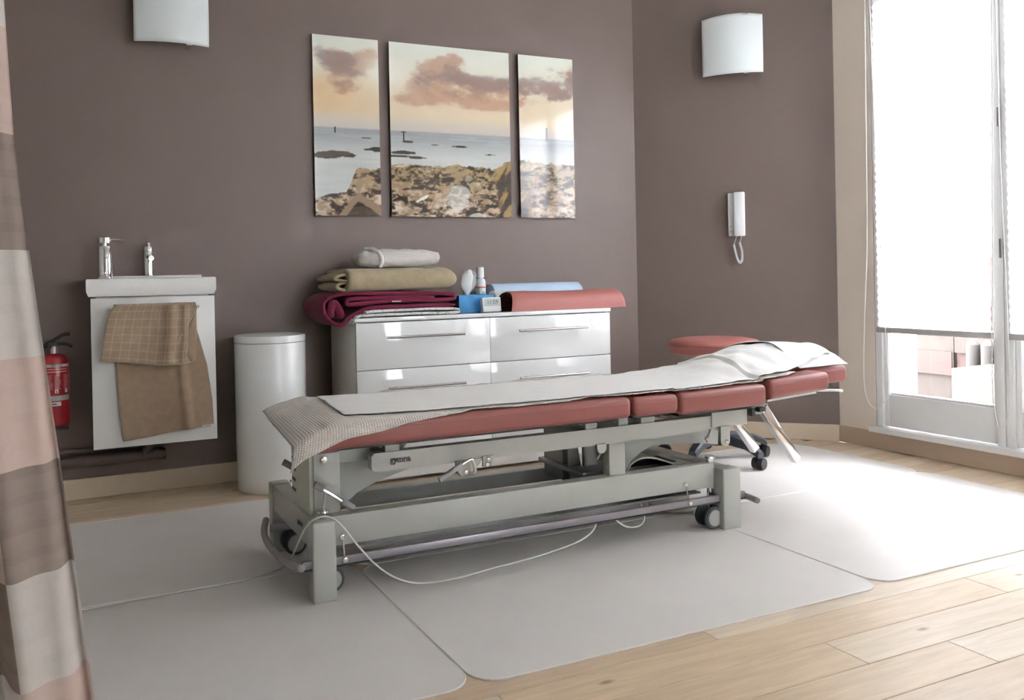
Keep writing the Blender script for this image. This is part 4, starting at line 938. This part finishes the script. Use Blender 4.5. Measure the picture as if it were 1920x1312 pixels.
def scene_colour(S, Tt):
    """S: metres from the left edge of the whole print (0..1.39), Tt: 0 bottom .. 1 top"""
    c = lambda h: np.array([int(h[i:i + 2], 16) / 255 for i in (1, 3, 5)])
    col = np.zeros(S.shape + (3,))
    mix = lambda A, Bc, t: A * (1 - t[..., None]) + Bc * t[..., None]
    sky = mix(np.broadcast_to(c('#d9c9ae'), col.shape), c('#dfe3d6'), ss(.62, .98, Tt))
    sky = mix(sky, c('#d2b48a'), ss(.5, 0, S) * ss(.5, .62, Tt) * ss(.85, .7, Tt) * .8)
    sky = mix(sky, c('#c9c2b8'), ss(.60, .50, Tt))
    n1 = .5 + 3.4 * (fbm(S * 1.0, Tt * 1.3, 3, 7, 7.0) - .5); n2 = .5 + 2.2 * (fbm(S * .8 + 3, Tt * 1.2, 9, 6, 8.0) - .5)
    def blob(cx, cy, rx, ry): return np.exp(-(((S - cx) / rx) ** 2 + ((Tt - cy) / ry) ** 2))
    cl = blob(.11, .87, .20, .07) * 1.2 + blob(.18, .79, .09, .05) + blob(.14, .72, .18, .035) * .8 + blob(.62, .80, .13, .09) * 1.1 + blob(.66, .90, .10, .05) + blob(.55, .72, .15, .06) + blob(.90, .80, .28, .05) + blob(.85, .70, .3, .05) * .8 + blob(1.25, .80, .28, .09) * 1.1 + blob(1.36, .92, .14, .05) * 1.1 + blob(1.15, .70, .2, .04) * .6
    t = ss(.22, .95, cl * .75 + (n1 - .5) * .9 * ss(.1, .5, cl + .15)); sky = mix(sky, c('#b39079'), t * .85)
    t2 = ss(.45, 1.05, cl * (.15 + 1.3 * n2) * ss(.66, .86, Tt + .1 * n1)); sky = mix(sky, c('#82716f'), t2 * .7)
    sun = np.exp(-(((S - .36) / .10) ** 2 + ((Tt - .83) / .10) ** 2)); sky = mix(sky, c('#efeee0'), np.clip(sun * 1.2, 0, 1) * .9)
    ray = np.clip(np.sin((S - .36) / np.maximum(.9 - Tt, .03) * 9 + 1.2), 0, 1) * ss(.9, .78, Tt) * ss(.5, .62, Tt) * np.exp(-((S - .42) / .3) ** 2); sky = mix(sky, c('#eadcbc'), ray * .16)
    hz = .487
    sea = mix(np.broadcast_to(c('#9b9ea0'), col.shape), c('#c9ccc8'), ss(.48, .33, Tt)); sea = mix(sea, c('#b6bfbf'), (fbm(S * .6, Tt * 9, 5, 4, 9.0) > .53) * .35)
    col = np.where((Tt > hz)[..., None], sky, sea)
    col = mix(col, c('#8e9395'), np.exp(-((Tt - hz) / .006) ** 2) * .6)
    rn = fbm(S, Tt * .8, 21, 6, 14.0); rn2 = fbm(S * 1.3 + 5, Tt * 1.5, 33, 5, 26.0); rn3 = fbm(S * .8, Tt * 1.4, 41, 4, 7.0)
    edge = np.interp(S, [0, .10, .15, .20, .31, .36, .55, .72, .80, .93, .98, 1.02, 1.10, 1.39], [.10, .12, .14, .26, .275, .29, .30, .30, .30, .28, .33, .35, .34, .34])
    edge = edge + (rn - .5) * .06
    rock = ss(edge + .004, edge - .004, Tt)
    f1 = .5 + 3.4 * (fbm(S * .8 + Tt * .5, Tt * 1.8 - S * .3, 71, 6, 20.0) - .5); f2 = .5 + 2.6 * (fbm(S + 9, Tt * 1.3, 77, 5, 48.0) - .5)
    base = mix(np.broadcast_to(c('#463a31'), col.shape), c('#9c866e'), ss(.25, .75, f1)); base = mix(base, c('#c4b29a'), ss(.45, .9, f2) * .85); base = mix(base, c('#d2c6b2'), ss(.6, .9, f1) * ss(.45, .6, rn3)); base = mix(base, c('#8d7c4e'), ss(.12, .24, Tt) * ss(.35, .7, f2) * .55); base = mix(base, c('#2f2a28'), ss(.30, .05, f1 * .6 + f2 * .4) * .7)
    pools = ss(.66, .70, fbm(S * .7 + 2, Tt * 1.1, 55, 3, 6.0)) * ss(.26, .2, Tt); base = mix(base, c('#dcdcd4'), pools * .7)
    pool2 = np.exp(-(((S - .53) / .055) ** 2 + ((Tt - .105 - (S - .53) * .5) / .02) ** 2) * 1.5); base = mix(base, c('#e2e0d6'), ss(.4, .55, pool2 * (.35 + .9 * rn2)))
    big = ss(.90, .93, S + .12 * (Tt - .33) + .04 * (rn - .5)) * ss(1.2, 1.02, S); crag = mix(np.broadcast_to(c('#3e3733'), col.shape), c('#9a8358'), ss(.46, .6, fbm(S * 2.2 - Tt, Tt * .7, 61, 5, 12.0))); base = mix(base, crag, big * .9)
    # wooden prow shape low on the left panel
    d = (Tt - .125) + abs(S - .205) * np.where(S < .205, 1.35, .72); prow = ss(.012, .004, d) * ss(-.045, -.035, d); dark = ss(-.035, -.05, d) * (S > .05)
    base = mix(base, c('#8f7a66'), prow); base = mix(base, c('#37302d'), dark * .75)
    col = mix(col, base, rock)
    for cx, cy, rx, ry in ((.10, .335, .105, .026), (.30, .375, .07, .018), (.05, .325, .05, .012), (.44, .365, .07, .012), (.50, .34, .05, .010), (.46, .43, .028, .008), (.73, .415, .05, .007), (.60, .42, .02, .003), (.25, .44, .03, .003), (.90, .375, .03, .003), (.42, .345, .09, .008)):
        bb = (((S - cx) / rx) ** 2 + ((Tt - cy) / ry) ** 2) + (rn2 - .5) * 1.6 + ss(0, -.01, Tt - cy) * .6
        col = mix(col, c('#4b463c'), ss(1.05, .8, bb))
    col = mix(col, c('#3b3936'), ((abs(S - .437) < .0035) & (Tt > .43) & (Tt < .485)).astype(float)); col = mix(col, c('#3b3936'), ((abs(S - .437) < .012) & (abs(Tt - .487) < .003)).astype(float))
    col = mix(col, c('#3b3936'), ((abs(S - .10) < .003) & (Tt > .462) & (Tt < .495)).astype(float))
    col = mix(col, c('#80878b'), ((abs(S - 1.228) < .006) & (Tt > .475) & (Tt < .56)).astype(float))
    return np.clip(col, 0, 1)
pmat = mat('acrylic_print', '#ffffff', rough=.06, spec=.5, vcol=True)
edge_p = mat('panel_edge', '#55504c', rough=.4)
for x0, x1, lb in ((1.056, 1.373, 'left panel of the rocky seascape triptych, narrow with orange clouds'), (1.427, 2.070, 'wide middle panel of the seascape triptych, sun rays over a rocky shore'), (2.124, 2.447, 'right panel of the seascape triptych, narrow with a distant lighthouse')):
    o = empty('seascape_panel', ((x0 + x1) / 2, YW - .01, 1.157), lb, 'picture', 'seascape triptych')
    zb2, zt2 = 1.157, 1.978; nx = int((x1 - x0) / .0023); nyy = int((zt2 - zb2) / .0025)
    xs = np.linspace(x0, x1, nx + 1); zz_ = np.linspace(zb2, zt2, nyy + 1); Xg, Zg = np.meshgrid(xs, zz_)
    col = scene_colour(Xg - 1.056, (Zg - zb2) / (zt2 - zb2))
    me = bpy.data.meshes.new('print'); nv_ = Xg.size; yf_ = YW - .0225
    co = np.stack([Xg - (x0 + x1) / 2, np.full_like(Xg, yf_ - (YW - .01)), Zg - 1.157], -1).reshape(-1, 3)
    idx = np.arange(nv_).reshape(nyy + 1, nx + 1); F = np.stack([idx[:-1, :-1], idx[:-1, 1:], idx[1:, 1:], idx[1:, :-1]], -1).reshape(-1, 4)
    me.vertices.add(nv_); me.vertices.foreach_set('co', co.ravel()); me.loops.add(F.size); me.loops.foreach_set('vertex_index', F.ravel().astype(np.int32))
    me.polygons.add(len(F)); me.polygons.foreach_set('loop_start', np.arange(0, F.size, 4, dtype=np.int32)); me.update(); me.validate()
    ca = me.color_attributes.new('Col', 'BYTE_COLOR', 'POINT'); c4 = np.ones((nv_, 4)); cc = col.reshape(-1, 3); c4[:, :3] = np.where(cc <= .04045, cc / 12.92, ((cc + .055) / 1.055) ** 2.4); ca.data.foreach_set('color', c4.ravel().astype(np.float32))
    me.materials.append(pmat); po = bpy.data.objects.new('print', me); C.objects.link(po); po.parent = o
    emit('panel', B(x0, x1, YW - .022, YW - .016, zb2, zt2), edge_p, o)
    for hx in (x0 + .04, x1 - .04):
        for hz_ in (zb2 + .04, zt2 - .04):
            bm = bmesh.new(); cyl(bm, (hx, YW - .016, hz_), (hx, YW - .0002, hz_), .007, n=12); emit('spacer', bm, steel, o)

# ------------------------------------------------------------------ checked curtain in the left foreground
cur = bmesh.new(); CY = 1.2
XE = [(0.0, .064), (.32, .028), (.647, -.008), (.929, -.040), (1.067, -.054), (1.246, -.062), (2.5, -.085)]
tint = {'t': lin('#90837a'), 'l': lin('#cbc5be'), 'p': lin('#c6b1a6')}
def cur_fn(u, v):
    z = .012 + v * 2.5; xe = interp(XE, z); sp = 1 - .35 * v
    q = u * .9; x = xe - q * sp * .8
    fold = .034 * math.sin(q * 2 * PI / .145 + 1.1 + .3 * z) * min(1, q / .03 + .2) + .012 * math.sin(q * 2 * PI / .06 + 2 * z)
    return Vector((x + .010 * math.sin(q * 2 * PI / .145), CY + fold, z))
NU, NV = 150, 214
vl = [[cur.verts.new(cur_fn(i / NU, j / NV)) for i in range(NU + 1)] for j in range(NV + 1)]
cl_ = cur.loops.layers.float_color.new('Col')
for j in range(NV):
    for i in range(NU):
        f = cur.faces.new((vl[j][i], vl[j][i + 1], vl[j + 1][i + 1], vl[j + 1][i]))
        z = .012 + (j + .5) / NV * 2.5; q = (i + .5) / NU * .9
        row = math.floor((z - .929) / .141); colm = math.floor((q + .02) / .115)
        kx = 'tpl'[(row + colm) % 3]; c = tint[kx]; tex = 1 + .05 * math.sin(j * 2.1) * (1 if kx == 't' else .3) + random.uniform(-.015, .015)
        for l in f.loops: l[cl_] = (*[min(1, x * tex) for x in c], 1)
cm = bpy.data.materials.new('curtain_cloth'); cm.use_nodes = True; N = cm.node_tree.nodes; L = cm.node_tree.links
pb = N['Principled BSDF']; vc = N.new('ShaderNodeVertexColor'); vc.layer_name = 'Col'; L.new(vc.outputs[0], pb.inputs['Base Color']); pb.inputs['Roughness'].default_value = .85; pb.inputs['Specular IOR Level'].default_value = .2
tlb = N.new('ShaderNodeBsdfTranslucent'); L.new(vc.outputs[0], tlb.inputs[0]); mxs = N.new('ShaderNodeMixShader'); mxs.inputs[0].default_value = .3
L.new(pb.outputs[0], mxs.inputs[1]); L.new(tlb.outputs[0], mxs.inputs[2]); L.new(mxs.outputs[0], N['Material Output'].inputs[0])
tcn = N.new('ShaderNodeTexCoord'); nn2 = N.new('ShaderNodeTexNoise'); nn2.inputs['Scale'].default_value = 500; L.new(tcn.outputs['Object'], nn2.inputs[0]); bp = N.new('ShaderNodeBump'); bp.inputs['Strength'].default_value = .3; bp.inputs['Distance'].default_value = .001; L.new(nn2.outputs[0], bp.inputs['Height']); L.new(bp.outputs[0], pb.inputs['Normal'])
co_ = emit('curtain', cur, cm, base=(-.4, 1.2, .012), smooth='all')
tag(co_, 'beige, taupe and cream checked curtain hanging beside the viewer', 'curtain')
tag(emit('curtain_rail', tube(bmesh.new(), [(XL, 1.2, 2.53), (-.8, 1.2, 2.53), (.3, 1.2, 2.53)], .011, n=10), steel, base=(-.5, 1.2, 2.52), smooth='all'), 'steel rail that carries the checked curtain', 'rail')
